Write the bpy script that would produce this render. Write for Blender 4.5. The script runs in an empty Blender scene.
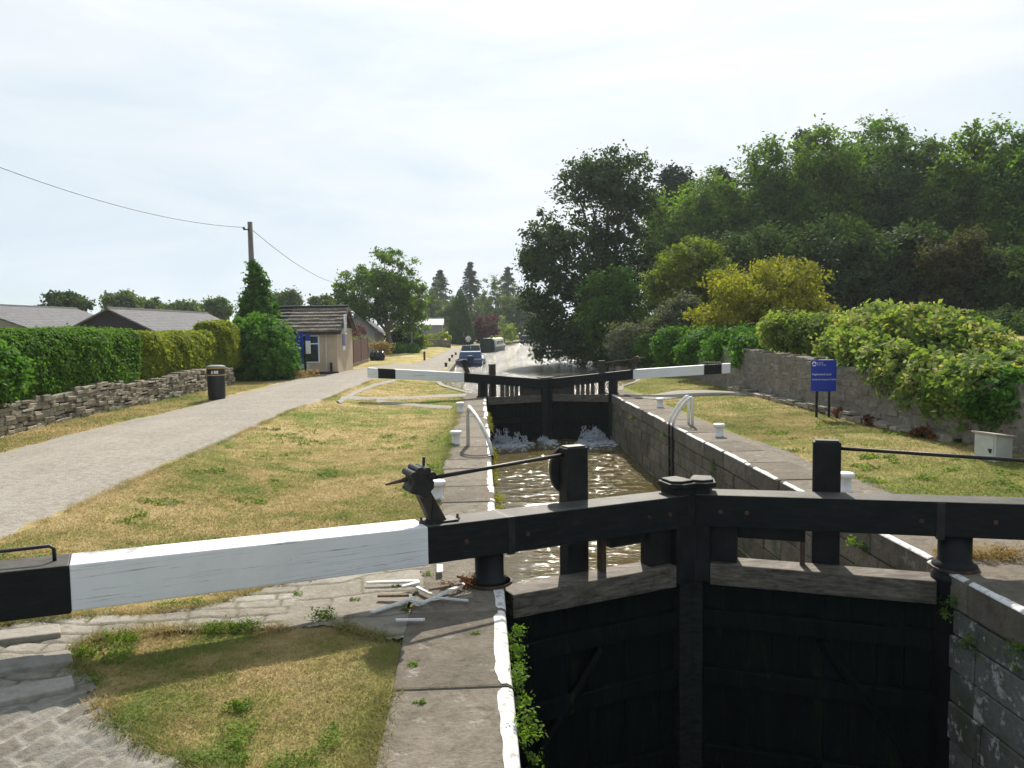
import bpy, math, random
import numpy as np
from mathutils import Vector

SC = bpy.context.scene
COL = SC.collection
rng = np.random.default_rng(7)
R = random.Random(11)
PI = math.pi

# ------------------------------------------------------------------ camera
H = 2.4
F = 796.0
W_, H_ = 1024, 768
YAW, PITCH, ROLL = math.radians(2.2389), math.radians(-4.1274), math.radians(0.8)


def cam_basis():
    f = np.array([math.sin(YAW) * math.cos(PITCH), math.cos(YAW) * math.cos(PITCH), math.sin(PITCH)])
    r0 = np.array([math.cos(YAW), -math.sin(YAW), 0.0])
    u0 = np.cross(r0, f)
    c, s = math.cos(ROLL), math.sin(ROLL)
    return c * r0 - s * u0, s * r0 + c * u0, f


CR, CU, CF = cam_basis()
CP = np.array([0, 0, H])


def ss(t):
    t = np.clip(t, 0, 1)
    return t * t * (3 - 2 * t)


def hgt(x, y):
    """height of the ground (coping level = 0)"""
    x = np.asarray(x, float); y = np.asarray(y, float)
    l = 0.20 * ss((-2.5 - x) / 2.4)
    r = 0.12 * ss((x - 5.7) / 2.4)
    r = r + (0.9 * ss((x - 9.35) / 0.3) * ss((47 - y) / 8)) + 0.08 * np.clip(x - 10, 0, 40) * ss((x - 10) / 6) * ss((110 - y) / 50)
    ramp = 0.24 * ss((5.35 - y) / 2.6) * ss((-1.7 - x) / 0.9)
    und = 0.015 * np.sin(x * 1.3 + 0.7 * y) * ss((np.abs(x - 2.3) - 3.6) / 1.5)
    return l + r - ramp + und


def ray(px, py):
    return CF + CR * (px - W_ / 2) / F + CU * (H_ / 2 - py) / F


def G(px, py, z=None):
    """the point of the ground a given place in the photo shows"""
    d = ray(px, py)
    zz = 0.0 if z is None else z
    for _ in range(8):
        t = (zz - H) / d[2]
        p = CP + d * t
        if z is not None:
            break
        zz = float(hgt(p[0], p[1]))
    return p


def AY(px, py, y):
    d = ray(px, py)
    return CP + d * y / d[1]


cam = bpy.data.cameras.new('camera')
cam.sensor_width = 36.0
cam.lens = F / W_ * 36.0
cam.clip_start = 0.05
cam.clip_end = 4000
camo = bpy.data.objects.new('camera', cam)
COL.objects.link(camo)
from mathutils import Matrix
camo.matrix_world = Matrix(((CR[0], CU[0], -CF[0], 0), (CR[1], CU[1], -CF[1], 0), (CR[2], CU[2], -CF[2], H), (0, 0, 0, 1)))
SC.camera = camo

# ------------------------------------------------------------------ materials
MATS = {}


class NT:
    def __init__(s, name):
        s.m = bpy.data.materials.new(name)
        s.m.use_nodes = True
        s.t = s.m.node_tree
        s.t.nodes.clear()
        s.out = s.n('ShaderNodeOutputMaterial')
        MATS[name] = s.m

    def n(s, t, **k):
        nd = s.t.nodes.new(t)
        for a, v in k.items():
            setattr(nd, a, v)
        return nd

    def l(s, a, b):
        s.t.links.new(a, b)

    def coord(s, kind='Object'):
        if kind == 'World':
            return s.n('ShaderNodeNewGeometry').outputs['Position']
        return s.n('ShaderNodeTexCoord').outputs[kind]

    def mapv(s, v, scale=(1, 1, 1), rot=(0, 0, 0), loc=(0, 0, 0)):
        m = s.n('ShaderNodeMapping')
        m.inputs['Scale'].default_value = scale
        m.inputs['Rotation'].default_value = rot
        m.inputs['Location'].default_value = loc
        s.l(v, m.inputs['Vector'])
        return m.outputs[0]

    def noise(s, v, sc, det=4, rough=0.55, dist=0.0):
        n = s.n('ShaderNodeTexNoise')
        n.inputs['Scale'].default_value = sc
        n.inputs['Detail'].default_value = det
        n.inputs['Roughness'].default_value = rough
        n.inputs['Distortion'].default_value = dist
        s.l(v, n.inputs['Vector'])
        return n.outputs['Fac']

    def ramp(s, f, stops):
        r = s.n('ShaderNodeValToRGB')
        el = r.color_ramp.elements
        while len(el) < len(stops):
            el.new(0.5)
        for e, (p, c) in zip(el, stops):
            e.position = p
            if isinstance(c, (int, float)):
                c = (c, c, c)
            e.color = (c[0], c[1], c[2], 1)
        s.l(f, r.inputs[0])
        return r.outputs[0]

    def mix(s, f, a, b, mode='MIX'):
        m = s.n('ShaderNodeMix', data_type='RGBA', blend_type=mode)
        for i, v in ((0, f), (6, a), (7, b)):
            if isinstance(v, (int, float)):
                m.inputs[i].default_value = v
            elif isinstance(v, (tuple, list)):
                m.inputs[i].default_value = (v[0], v[1], v[2], 1)
            else:
                s.l(v, m.inputs[i])
        return m.outputs[2]

    def math(s, op, a, b=0.0):
        m = s.n('ShaderNodeMath', operation=op)
        for i, v in ((0, a), (1, b)):
            if isinstance(v, (int, float)):
                m.inputs[i].default_value = v
            else:
                s.l(v, m.inputs[i])
        return m.outputs[0]

    def bump(s, h, strength, dist=0.02, prev=None):
        b = s.n('ShaderNodeBump')
        b.inputs['Strength'].default_value = strength
        b.inputs['Distance'].default_value = dist
        s.l(h, b.inputs['Height'])
        if prev is not None:
            s.l(prev, b.inputs['Normal'])
        return b.outputs[0]

    def pbsdf(s, col, rough=0.8, normal=None, metal=0.0, spec=0.5):
        p = s.n('ShaderNodeBsdfPrincipled')
        for k, v in (('Base Color', col), ('Roughness', rough), ('Metallic', metal), ('Specular IOR Level', spec)):
            if isinstance(v, (int, float)):
                p.inputs[k].default_value = v
            elif isinstance(v, tuple):
                p.inputs[k].default_value = (v[0], v[1], v[2], 1)
            else:
                s.l(v, p.inputs[k])
        if normal is not None:
            s.l(normal, p.inputs['Normal'])
        return p.outputs[0]

    def done(s, sh):
        s.l(sh, s.out.inputs['Surface'])
        return s.m


def m_simple(name, c1, c2, scale=6.0, rough=0.7, bump=0.3, bscale=None, spec=0.4, metal=0.0, stretch=(1, 1, 1), lo=0.35, hi=0.65, bd=0.01):
    t = NT(name)
    v = t.mapv(t.coord(), scale=stretch)
    f = t.noise(v, scale, 6, 0.6)
    c = t.ramp(f, [(lo, c1), (hi, c2)])
    nb = t.bump(t.noise(v, bscale or scale * 4, 6, 0.65), bump, bd)
    return t.done(t.pbsdf(c, rough, nb, metal, spec))


def m_leaf(name, c1, c2, trans=0.35, tint=(1.25, 1.35, 0.5), rough=0.55, nscale=0.6):
    t = NT(name)
    g = t.n('ShaderNodeNewGeometry')
    f = t.noise(g.outputs['Position'], nscale, 3, 0.6)
    f3 = t.noise(g.outputs['Position'], nscale * 3.2, 2, 0.5)
    f2 = t.math('ADD', t.math('ADD', t.math('MULTIPLY', g.outputs['Random Per Island'], 0.32), t.math('MULTIPLY', f3, 0.5)), t.math('MULTIPLY', f, 0.32))
    c = t.ramp(f2, [(0.36, c1), (0.74, c2)])
    p = t.pbsdf(c, 0.75, None, 0, 0.12)
    tr = t.n('ShaderNodeBsdfTranslucent')
    t.l(t.mix(1.0, c, tint, 'MULTIPLY'), tr.inputs['Color'])
    mx = t.n('ShaderNodeMixShader')
    mx.inputs[0].default_value = trans
    t.l(p, mx.inputs[1]); t.l(tr.outputs[0], mx.inputs[2])
    return t.done(mx.outputs[0])


# grass: dry and green patches
def m_grass(name, blades):
    t = NT(name)
    v = t.coord('World')
    big = t.noise(v, 0.34, 5, 0.62, 0.6)
    mid = t.noise(v, 2.1, 5, 0.65, 0.3)
    fine = t.noise(v, 14.0, 5, 0.7)
    f = t.math('ADD', t.math('MULTIPLY', big, 0.55), t.math('MULTIPLY', mid, 0.45))
    if blades:
        g = t.n('ShaderNodeNewGeometry')
        f = t.math('ADD', f, t.math('MULTIPLY', t.math('SUBTRACT', g.outputs['Random Per Island'], 0.5), 0.16))
    c = t.ramp(f, [(0.39, (0.19, 0.25, 0.06)), (0.465, (0.33, 0.30, 0.10)), (0.54, (0.50, 0.385, 0.185)), (0.66, (0.60, 0.475, 0.27))])
    # greener next to the coping and along the edges of the paving
    sep = t.n('ShaderNodeSeparateXYZ'); t.l(v, sep.inputs[0])
    near = t.math('SUBTRACT', 1.0, t.math('MULTIPLY', t.math('ABSOLUTE', t.math('ADD', sep.outputs[0], 0.75)), 1.5))
    nearc = t.n('ShaderNodeClamp'); t.l(near, nearc.inputs[0])
    right = t.math('MULTIPLY', t.math('GREATER_THAN', sep.outputs[0], 5.4), t.ramp(big, [(0.4, 0.75), (0.6, 0.1)]))
    gf = t.math('ADD', t.math('MULTIPLY', nearc.outputs[0], t.ramp(mid, [(0.35, 0.0), (0.6, 0.9)])), right)
    c = t.mix(gf, c, (0.215, 0.235, 0.055))
    c = t.mix(t.ramp(fine, [(0.35, 0.0), (0.7, 0.5)]), c, t.mix(1.0, c, (0.55, 0.6, 0.5), 'MULTIPLY'))
    if blades:
        p = t.pbsdf(c, 0.7, None, 0, 0.2)
        tr = t.n('ShaderNodeBsdfTranslucent'); t.l(c, tr.inputs['Color'])
        mx = t.n('ShaderNodeMixShader'); mx.inputs[0].default_value = 0.5
        t.l(p, mx.inputs[1]); t.l(tr.outputs[0], mx.inputs[2])
        return t.done(mx.outputs[0])
    nb = t.bump(t.noise(v, 30.0, 6, 0.75), 0.9, 0.035)
    nb = t.bump(mid, 0.5, 0.08, nb)
    return t.done(t.pbsdf(c, 0.95, nb, 0, 0.05))


m_grass('lawn', False)
m_grass('grass_blade', True)


def m_gravel():
    t = NT('gravel')
    v = t.coord('World')
    f = t.noise(v, 0.9, 6, 0.7)
    f2 = t.noise(v, 26, 5, 0.8)
    vo = t.n('ShaderNodeTexVoronoi'); vo.inputs['Scale'].default_value = 38
    t.l(v, vo.inputs['Vector'])
    c = t.ramp(f, [(0.3, (0.245, 0.216, 0.178)), (0.7, (0.365, 0.330, 0.280))])
    c = t.mix(t.ramp(f2, [(0.42, 0.0), (0.62, 0.7)]), c, (0.16, 0.148, 0.13))
    tr = t.noise(t.mapv(v, (1.4, 0.05, 1)), 1.0, 4, 0.6)
    c = t.mix(t.ramp(tr, [(0.48, 0.0), (0.66, 0.25)]), c, (0.42, 0.385, 0.335))
    c = t.mix(t.ramp(t.noise(v, 9.0, 5, 0.75), [(0.42, 0.0), (0.60, 0.55)]), c, (0.42, 0.385, 0.335))
    nb = t.bump(vo.outputs['Distance'], 0.5, 0.015)
    nb = t.bump(f2, 0.5, 0.02, nb)
    t.done(t.pbsdf(c, 0.95, nb, 0, 0.1))


m_gravel()


def m_stone(name, c1, c2, dark=(0.05, 0.05, 0.045), scale=1.6, moss=0.0, white=0.0, rough=0.9, bump=0.7, island=True, pit=18):
    t = NT(name)
    v = t.coord('World')
    g = t.n('ShaderNodeNewGeometry')
    f = t.noise(v, scale, 6, 0.65)
    if island:
        f = t.math('ADD', t.math('MULTIPLY', f, 0.7), t.math('MULTIPLY', g.outputs['Random Per Island'], 0.3))
    c = t.ramp(f, [(0.3, c1), (0.7, c2)])
    st = t.noise(v, scale * 3.2, 6, 0.75, 0.4)
    c = t.mix(t.ramp(st, [(0.5, 0.0), (0.72, 0.75)]), c, dark)
    fi = t.noise(v, pit, 5, 0.75)
    c = t.mix(t.ramp(fi, [(0.35, 0.35), (0.6, 0.0)]), c, dark)
    if moss:
        mo = t.noise(v, 1.9, 5, 0.7)
        c = t.mix(t.ramp(mo, [(0.52, 0.0), (0.66, moss)]), c, (0.055, 0.075, 0.02))
    if white:
        wo = t.noise(v, 4.5, 5, 0.7)
        c = t.mix(t.ramp(wo, [(0.60 if white < .9 else 0.55, 0.0), (0.68 if white < .9 else 0.62, white)]), c, (0.5, 0.5, 0.46))
    if name in ('flagstone_bed', 'sett_bed'):
        # earth and dry moss lodged in the joints, each stone of its own tone
        j = t.n('ShaderNodeAttribute'); j.attribute_name = 'joint'
        k = t.n('ShaderNodeAttribute'); k.attribute_name = 'tone'
        c = t.mix(1.0, c, t.ramp(k.outputs['Fac'], [(0.0, (0.80, 0.78, 0.74)), (1.0, (1.12, 1.12, 1.12))]), 'MULTIPLY')
        jf = t.math('MULTIPLY', j.outputs['Fac'], t.ramp(t.noise(v, 5.0, 4, 0.7), [(0.35, 0.35), (0.6, 1.0)]))
        c = t.mix(jf, c, t.ramp(t.noise(v, 2.2, 3, 0.6), [(0.45, (0.085, 0.072, 0.05)), (0.62, (0.11, 0.12, 0.04))]) if name == 'flagstone_bed' else (0.33, 0.31, 0.27))
    nb = t.bump(fi, bump, 0.02)
    nb = t.bump(st, bump * 0.6, 0.03, nb)
    return t.done(t.pbsdf(c, rough, nb, 0, 0.2))


m_stone('coping_stone', (0.150, 0.128, 0.098), (0.250, 0.216, 0.170), (0.058, 0.049, 0.037), 1.6, 0.0, 0.35, bump=1.0, pit=15)
m_stone('flagstone', (0.26, 0.24, 0.205), (0.36, 0.335, 0.29), (0.17, 0.155, 0.13), 1.3, 0.0, bump=0.5)
m_stone('flagstone_bed', (0.25, 0.23, 0.195), (0.35, 0.325, 0.28), (0.15, 0.135, 0.11), 1.6, 0.0, 0.2, bump=0.7, island=False)
m_stone('sett_bed', (0.20, 0.185, 0.155), (0.30, 0.28, 0.24), (0.12, 0.11, 0.092), 3.0, 0.0, bump=0.8, island=False)
m_stone('sett_stone', (0.225, 0.212, 0.18), (0.325, 0.305, 0.262), (0.15, 0.14, 0.12), 3.0, 0.0, bump=0.6)
m_stone('chamber_stone', (0.115, 0.098, 0.070), (0.25, 0.215, 0.160), (0.03, 0.03, 0.022), 1.4, 0.8, 0.22)
m_stone('drystone', (0.21, 0.182, 0.135), (0.42, 0.372, 0.29), (0.10, 0.095, 0.08), 2.5, 0.35, 0.3)
m_stone('rubble_wall', (0.185, 0.165, 0.13), (0.30, 0.27, 0.22), (0.075, 0.068, 0.052), 1.0, 0.25, 0.35)
m_stone('wall_mortar', (0.17, 0.152, 0.12), (0.27, 0.245, 0.20), (0.08, 0.08, 0.07), 1.5, 0.3, 0.3, island=False)
m_stone('joint_dark', (0.03, 0.03, 0.025), (0.06, 0.055, 0.045), (0.02, 0.02, 0.02), 3.0, 0.4, island=False)
m_stone('limewash_wall', (0.13, 0.13, 0.115), (0.22, 0.215, 0.19), (0.05, 0.055, 0.045), 1.0, 0.5, 0.95)
m_simple('earth', (0.10, 0.075, 0.045), (0.17, 0.13, 0.08), 3, 0.95, 0.6)
m_simple('render_wall', (0.47, 0.375, 0.255), (0.55, 0.45, 0.32), 2, 0.9, 0.4, 60)
m_simple('white_paint', (0.72, 0.72, 0.70), (0.82, 0.82, 0.80), 5, 0.45, 0.25, 24, 0.4)
m_simple('worn_white_paint', (0.34, 0.32, 0.28), (0.70, 0.69, 0.66), 14, 0.7, 0.5, 40, 0.2, lo=0.34, hi=0.50)
m_simple('aged_white_metal', (0.45, 0.44, 0.38), (0.68, 0.67, 0.62), 7, 0.5, 0.2, 40, 0.4)
m_simple('black_paint', (0.007, 0.009, 0.009), (0.017, 0.018, 0.018), 4, 0.55, 0.35, 26, 0.2, stretch=(1, 1, 1))
m_simple('black_iron', (0.010, 0.010, 0.011), (0.028, 0.026, 0.024), 9, 0.5, 0.3, 50, 0.3)
m_simple('rusty_iron', (0.03, 0.022, 0.018), (0.10, 0.055, 0.03), 9, 0.7, 0.4, 50, 0.4)
m_simple('grey_post', (0.20, 0.20, 0.20), (0.28, 0.28, 0.27), 9, 0.7, 0.2)
m_simple('pole_wood', (0.11, 0.095, 0.08), (0.20, 0.18, 0.155), 5, 0.85, 0.4, 20, stretch=(4, 4, 0.4))
m_simple('brown_fence', (0.090, 0.036, 0.026), (0.135, 0.055, 0.040), 5, 0.75, 0.3, 20, stretch=(1, 1, 0.3))
m_simple('sign_blue', (0.014, 0.042, 0.36), (0.018, 0.050, 0.41), 3, 0.35, 0.03)
m_simple('sign_white', (0.78, 0.78, 0.78), (0.84, 0.84, 0.84), 3, 0.4, 0.02)
m_simple('grey_box', (0.50, 0.50, 0.45), (0.62, 0.62, 0.56), 4, 0.6, 0.1)
m_simple('box_lid', (0.42, 0.36, 0.30), (0.52, 0.45, 0.38), 6, 0.8, 0.3)
m_simple('slate_dark', (0.018, 0.018, 0.022), (0.035, 0.035, 0.04), 8, 0.7, 0.3)
m_simple('dark_timber', (0.030, 0.024, 0.02), (0.055, 0.044, 0.035), 6, 0.7, 0.3)
m_simple('gold_band', (0.45, 0.28, 0.06), (0.52, 0.34, 0.09), 6, 0.5, 0.1)
m_simple('bin_body', (0.012, 0.013, 0.014), (0.022, 0.022, 0.024), 6, 0.45, 0.1)
m_simple('bark', (0.06, 0.05, 0.038), (0.13, 0.11, 0.085), 5, 0.95, 0.8, 14, stretch=(3, 3, 0.6))
m_simple('pale_bark', (0.14, 0.125, 0.10), (0.24, 0.22, 0.18), 5, 0.95, 0.8, 14, stretch=(3, 3, 0.6))
m_simple('batten_white', (0.60, 0.59, 0.54), (0.78, 0.77, 0.73), 30, 0.7, 0.4, 60)
m_simple('batten_brown', (0.10, 0.07, 0.045), (0.22, 0.16, 0.11), 30, 0.85, 0.4, 60)
m_simple('boat_white', (0.62, 0.63, 0.64), (0.72, 0.73, 0.74), 3, 0.3, 0.02)
m_simple('boat_blue', (0.10, 0.15, 0.27), (0.14, 0.20, 0.34), 3, 0.6, 0.1)
m_simple('boat_navy', (0.015, 0.022, 0.06), (0.025, 0.035, 0.09), 3, 0.5, 0.1)
m_simple('boat_green', (0.012, 0.035, 0.022), (0.02, 0.05, 0.03), 3, 0.4, 0.05)
m_simple('boat_cream', (0.55, 0.50, 0.38), (0.64, 0.59, 0.46), 3, 0.4, 0.05)
m_simple('skin', (0.42, 0.26, 0.19), (0.48, 0.30, 0.22), 8, 0.6, 0.05)
m_simple('cloth_white', (0.66, 0.66, 0.66), (0.76, 0.76, 0.76), 8, 0.9, 0.2)
m_simple('cloth_dark', (0.02, 0.022, 0.03), (0.04, 0.04, 0.05), 8, 0.9, 0.2)
m_simple('hair', (0.03, 0.02, 0.013), (0.06, 0.04, 0.025), 20, 0.7, 0.2)
m_simple('sack_black', (0.010, 0.010, 0.012), (0.022, 0.022, 0.026), 6, 0.3, 0.5)
m_simple('shed_grey', (0.22, 0.23, 0.235), (0.28, 0.29, 0.295), 3, 0.8, 0.1, stretch=(8, 1, 0.3))
m_simple('shed_roof', (0.50, 0.50, 0.50), (0.62, 0.62, 0.62), 3, 0.7, 0.1)
m_simple('house_wall', (0.26, 0.25, 0.235), (0.34, 0.33, 0.31), 3, 0.9, 0.4)
m_simple('plastic_white', (0.75, 0.76, 0.76), (0.8, 0.8, 0.8), 3, 0.35, 0.02)
m_simple('pink_flower', (0.22, 0.05, 0.09), (0.34, 0.09, 0.14), 9, 0.8, 0.1)


def m_timber(name, dark, light):
    """weathered lock timber, grain along the longest way of each beam"""
    t = NT(name)
    v = t.coord('World')
    f = t.noise(t.mapv(v, (1.2, 3, 9)), 3.0, 6, 0.7, 0.5)
    c = t.ramp(f, [(0.35, dark), (0.7, light)])
    s2 = t.noise(v, 6.0, 5, 0.7)
    c = t.mix(t.ramp(s2, [(0.5, 0.0), (0.7, 0.6)]), c, dark)
    nb = t.bump(t.noise(t.mapv(v, (2, 4, 30)), 4.0, 5, 0.7), 0.6, 0.012)
    t.done(t.pbsdf(c, 0.75, nb, 0, 0.3))


m_timber('grey_timber', (0.045, 0.037, 0.028), (0.215, 0.185, 0.145))
m_timber('wet_timber', (0.004, 0.007, 0.006), (0.026, 0.032, 0.024))


def m_beam_black():
    t = NT('beam_black')
    v = t.coord('World')
    f = t.noise(t.mapv(v, (1, 1.5, 6), (0, 0, 0)), 3.5, 6, 0.7, 0.4)
    c = t.ramp(f, [(0.4, (0.007, 0.009, 0.009)), (0.62, (0.014, 0.016, 0.016)), (0.74, (0.04, 0.038, 0.034))])
    g = t.n('ShaderNodeNewGeometry')
    sp = t.n('ShaderNodeSeparateXYZ'); t.l(g.outputs['True Normal'], sp.inputs[0])
    # paint is worn off the walked-on top faces
    wear = t.math('MULTIPLY', t.math('GREATER_THAN', sp.outputs[2], 0.85), t.ramp(t.noise(v, 2.6, 6, 0.75), [(0.35, 0.25), (0.6, 0.75)]))
    c = t.mix(wear, c, (0.115, 0.105, 0.09))
    nb = t.bump(t.noise(t.mapv(v, (2, 2, 20)), 4.0, 5, 0.7), 0.5, 0.012)
    t.done(t.pbsdf(c, 0.62, nb, 0, 0.18))


m_beam_black()


def m_beam_white():
    t = NT('beam_white')
    v = t.coord('World')
    f = t.noise(v, 3, 6, 0.65)
    c = t.ramp(f, [(0.3, (0.72, 0.73, 0.73)), (0.7, (0.80, 0.81, 0.81))])
    # drying cracks along the timber, flaking spots
    cr = t.noise(t.mapv(v, (0.35, 0.8, 42), (0, 0, 0)), 1.3, 5, 0.75, 0.9)
    c = t.mix(t.ramp(cr, [(0.60, 0.0), (0.63, 0.75)]), c, (0.18, 0.18, 0.17))
    sp = t.noise(v, 22, 5, 0.8)
    c = t.mix(t.ramp(sp, [(0.66, 0.0), (0.72, 0.6)]), c, (0.32, 0.31, 0.29))
    nb = t.bump(cr, 0.25, 0.01)
    t.done(t.pbsdf(c, 0.5, nb, 0, 0.4))


m_beam_white()


def m_wet_shaded():
    t = NT('wet_shaded_planks')
    v = t.coord('World')
    f = t.noise(t.mapv(v, (3, 3, 0.6)), 2.2, 6, 0.7, 0.5)
    c = t.ramp(f, [(0.35, (0.0022, 0.0045, 0.0040)), (0.6, (0.0048, 0.0095, 0.0075)), (0.75, (0.020, 0.032, 0.010))])  # wet algae-green timber; the pit's deep shade is put into the colour
    nb = t.bump(t.noise(t.mapv(v, (6, 6, 1.2)), 4.0, 5, 0.7), 0.6, 0.02)
    t.done(t.pbsdf(c, 0.6, nb, 0, 0.10))


m_wet_shaded()


def m_roof(name, c1, c2, dirt, sx, sy, axis='XZ', bmp=0.8):
    t = NT(name)
    v = t.coord('Object')
    br = t.n('ShaderNodeTexBrick')
    br.offset = 0.5
    br.inputs['Color1'].default_value = (*c1, 1)
    br.inputs['Color2'].default_value = (*c2, 1)
    br.inputs['Mortar'].default_value = (*dirt, 1)
    br.inputs['Scale'].default_value = 1.0
    br.inputs['Mortar Size'].default_value = 0.012
    br.inputs['Brick Width'].default_value = sx
    br.inputs['Row Height'].default_value = sy
    cmb = t.n('ShaderNodeCombineXYZ')
    sp = t.n('ShaderNodeSeparateXYZ'); t.l(v, sp.inputs[0])
    t.l(sp.outputs[0 if axis[0] == 'X' else 1], cmb.inputs[0]); t.l(sp.outputs[2], cmb.inputs[1])
    t.l(cmb.outputs[0], br.inputs['Vector'])
    n = t.noise(v, 2.2, 6, 0.75)
    c = t.mix(t.ramp(n, [(0.45, 0.0), (0.7, 0.75)]), br.outputs['Color'], dirt)
    nb = t.bump(br.outputs['Fac'], bmp, -0.03)
    nb = t.bump(t.noise(v, 9, 5, 0.7), 0.5, 0.03, nb)
    t.done(t.pbsdf(c, 0.9, nb, 0, 0.15))


m_roof('hut_tiles', (0.175, 0.15, 0.12), (0.24, 0.21, 0.17), (0.07, 0.06, 0.05), 0.35, 0.13, bmp=1.0)
m_roof('grey_tiles', (0.175, 0.175, 0.185), (0.21, 0.205, 0.215), (0.10, 0.10, 0.10), 0.45, 0.10, 'YZ', 0.8)


def m_glass():
    t = NT('window_glass')
    t.done(t.pbsdf((0.035, 0.045, 0.035), 0.06, None, 0, 0.6))


m_glass()


def m_water(name, deep, s1, a1, s2, a2, rough, stretch):
    t = NT(name)
    v = t.mapv(t.coord('World'), stretch)
    n1 = t.noise(v, s1, 3, 0.5, 0.3)
    n2 = t.noise(v, s2, 3, 0.55, 0.6)
    nb = t.bump(n1, 1.0, a1)
    nb = t.bump(n2, 1.0, a2, nb)
    p = t.n('ShaderNodeBsdfPrincipled')
    p.inputs['Base Color'].default_value = (*deep, 1)
    p.inputs['Roughness'].default_value = rough
    p.inputs['IOR'].default_value = 1.333
    p.inputs['Specular IOR Level'].default_value = 0.5
    t.l(nb, p.inputs['Normal'])
    t.done(p.outputs[0])


m_water('chamber_water', (0.088, 0.068, 0.024), 2.6, 0.035, 9.0, 0.010, 0.04, (0.7, 1.6, 1))
m_water('canal_water', (0.06, 0.055, 0.03), 2.4, 0.30, 8.0, 0.08, 0.17, (0.7, 1.4, 1))
m_water('pool_water', (0.006, 0.012, 0.009), 2.0, 0.01, 6.0, 0.004, 0.03, (1, 1, 1))


def m_foam():
    t = NT('foam')
    p = t.pbsdf((0.80, 0.83, 0.86), 0.5, None, 0, 0.4)
    tr = t.n('ShaderNodeBsdfTranslucent'); tr.inputs[0].default_value = (0.8, 0.84, 0.88, 1)
    mx = t.n('ShaderNodeMixShader'); mx.inputs[0].default_value = 0.5
    t.l(p, mx.inputs[1]); t.l(tr.outputs[0], mx.inputs[2])
    cl = t.n('ShaderNodeBsdfTransparent')
    m2 = t.n('ShaderNodeMixShader'); m2.inputs[0].default_value = 0.35
    t.l(mx.outputs[0], m2.inputs[1]); t.l(cl.outputs[0], m2.inputs[2])
    t.done(m2.outputs[0])


m_foam()

# leaves: (dark, light)
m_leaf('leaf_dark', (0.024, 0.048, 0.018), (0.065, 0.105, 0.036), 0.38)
m_leaf('leaf_wood', (0.046, 0.104, 0.02), (0.145, 0.235, 0.05), 0.46)
m_leaf('leaf_wood_blue', (0.036, 0.078, 0.026), (0.095, 0.155, 0.055), 0.42)
m_leaf('leaf_wood_light', (0.058, 0.12, 0.02), (0.165, 0.255, 0.052), 0.48)
m_leaf('leaf_conifer', (0.0132, 0.0286, 0.0154), (0.0330, 0.0572, 0.0286), 0.22)
m_leaf('leaf_haze', (0.030, 0.052, 0.036), (0.070, 0.100, 0.066), 0.30)  # distance haze put into the leaf colour of the far spruces
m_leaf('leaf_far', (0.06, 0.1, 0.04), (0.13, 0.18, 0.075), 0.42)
m_leaf('leaf_olive', (0.08, 0.12, 0.02), (0.185, 0.22, 0.042), 0.46)
m_leaf('leaf_bright', (0.05, 0.115, 0.024), (0.12, 0.215, 0.05), 0.46)
m_leaf('leaf_yellow', (0.135, 0.165, 0.026), (0.375, 0.350, 0.050), 0.44, tint=(1.08, 1.15, 0.5))
m_leaf('leaf_red', (0.1540, 0.0330, 0.0132), (0.2860, 0.0770, 0.0220), 0.40, tint=(1.2, 0.9, 0.5))
m_leaf('leaf_grey', (0.0770, 0.0935, 0.0660), (0.1540, 0.1760, 0.1210), 0.35)
m_leaf('leaf_brownish', (0.0440, 0.0506, 0.0198), (0.0935, 0.0858, 0.0374), 0.38)
m_leaf('leaf_hedge', (0.048, 0.125, 0.014), (0.125, 0.235, 0.03), 0.44)
m_leaf('leaf_hedge_yellow', (0.12, 0.175, 0.018), (0.29, 0.31, 0.04), 0.46)
m_leaf('leaf_copper', (0.0660, 0.0220, 0.0286), (0.1430, 0.0605, 0.0660), 0.40, tint=(1.2, 0.8, 0.8))
m_leaf('leaf_pale', (0.13, 0.2, 0.045), (0.27, 0.32, 0.1), 0.46)
m_leaf('leaf_shrub', (0.095, 0.165, 0.038), (0.24, 0.305, 0.095), 0.46)
m_leaf('leaf_tip', (0.26, 0.29, 0.085), (0.44, 0.41, 0.17), 0.42)
m_leaf('leaf_bush', (0.046, 0.130, 0.020), (0.120, 0.240, 0.046), 0.40)
m_leaf('leaf_ivy', (0.036, 0.11, 0.016), (0.095, 0.2, 0.034), 0.40)
m_leaf('leaf_weed', (0.0660, 0.1320, 0.0198), (0.1540, 0.2420, 0.0440), 0.48)
m_leaf('leaf_clover', (0.10, 0.17, 0.03), (0.20, 0.27, 0.06), 0.4)
m_leaf('leaf_moss', (0.1210, 0.1210, 0.0220), (0.2640, 0.2420, 0.0550), 0.45)
m_leaf('leaf_straw', (0.2420, 0.1760, 0.0770), (0.3960, 0.3080, 0.1430), 0.40, tint=(1.1, 1.0, 0.7))
m_leaf('leaf_dead', (0.1100, 0.0440, 0.0220), (0.1980, 0.0880, 0.0385), 0.35, tint=(1.1, 0.9, 0.6))


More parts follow.
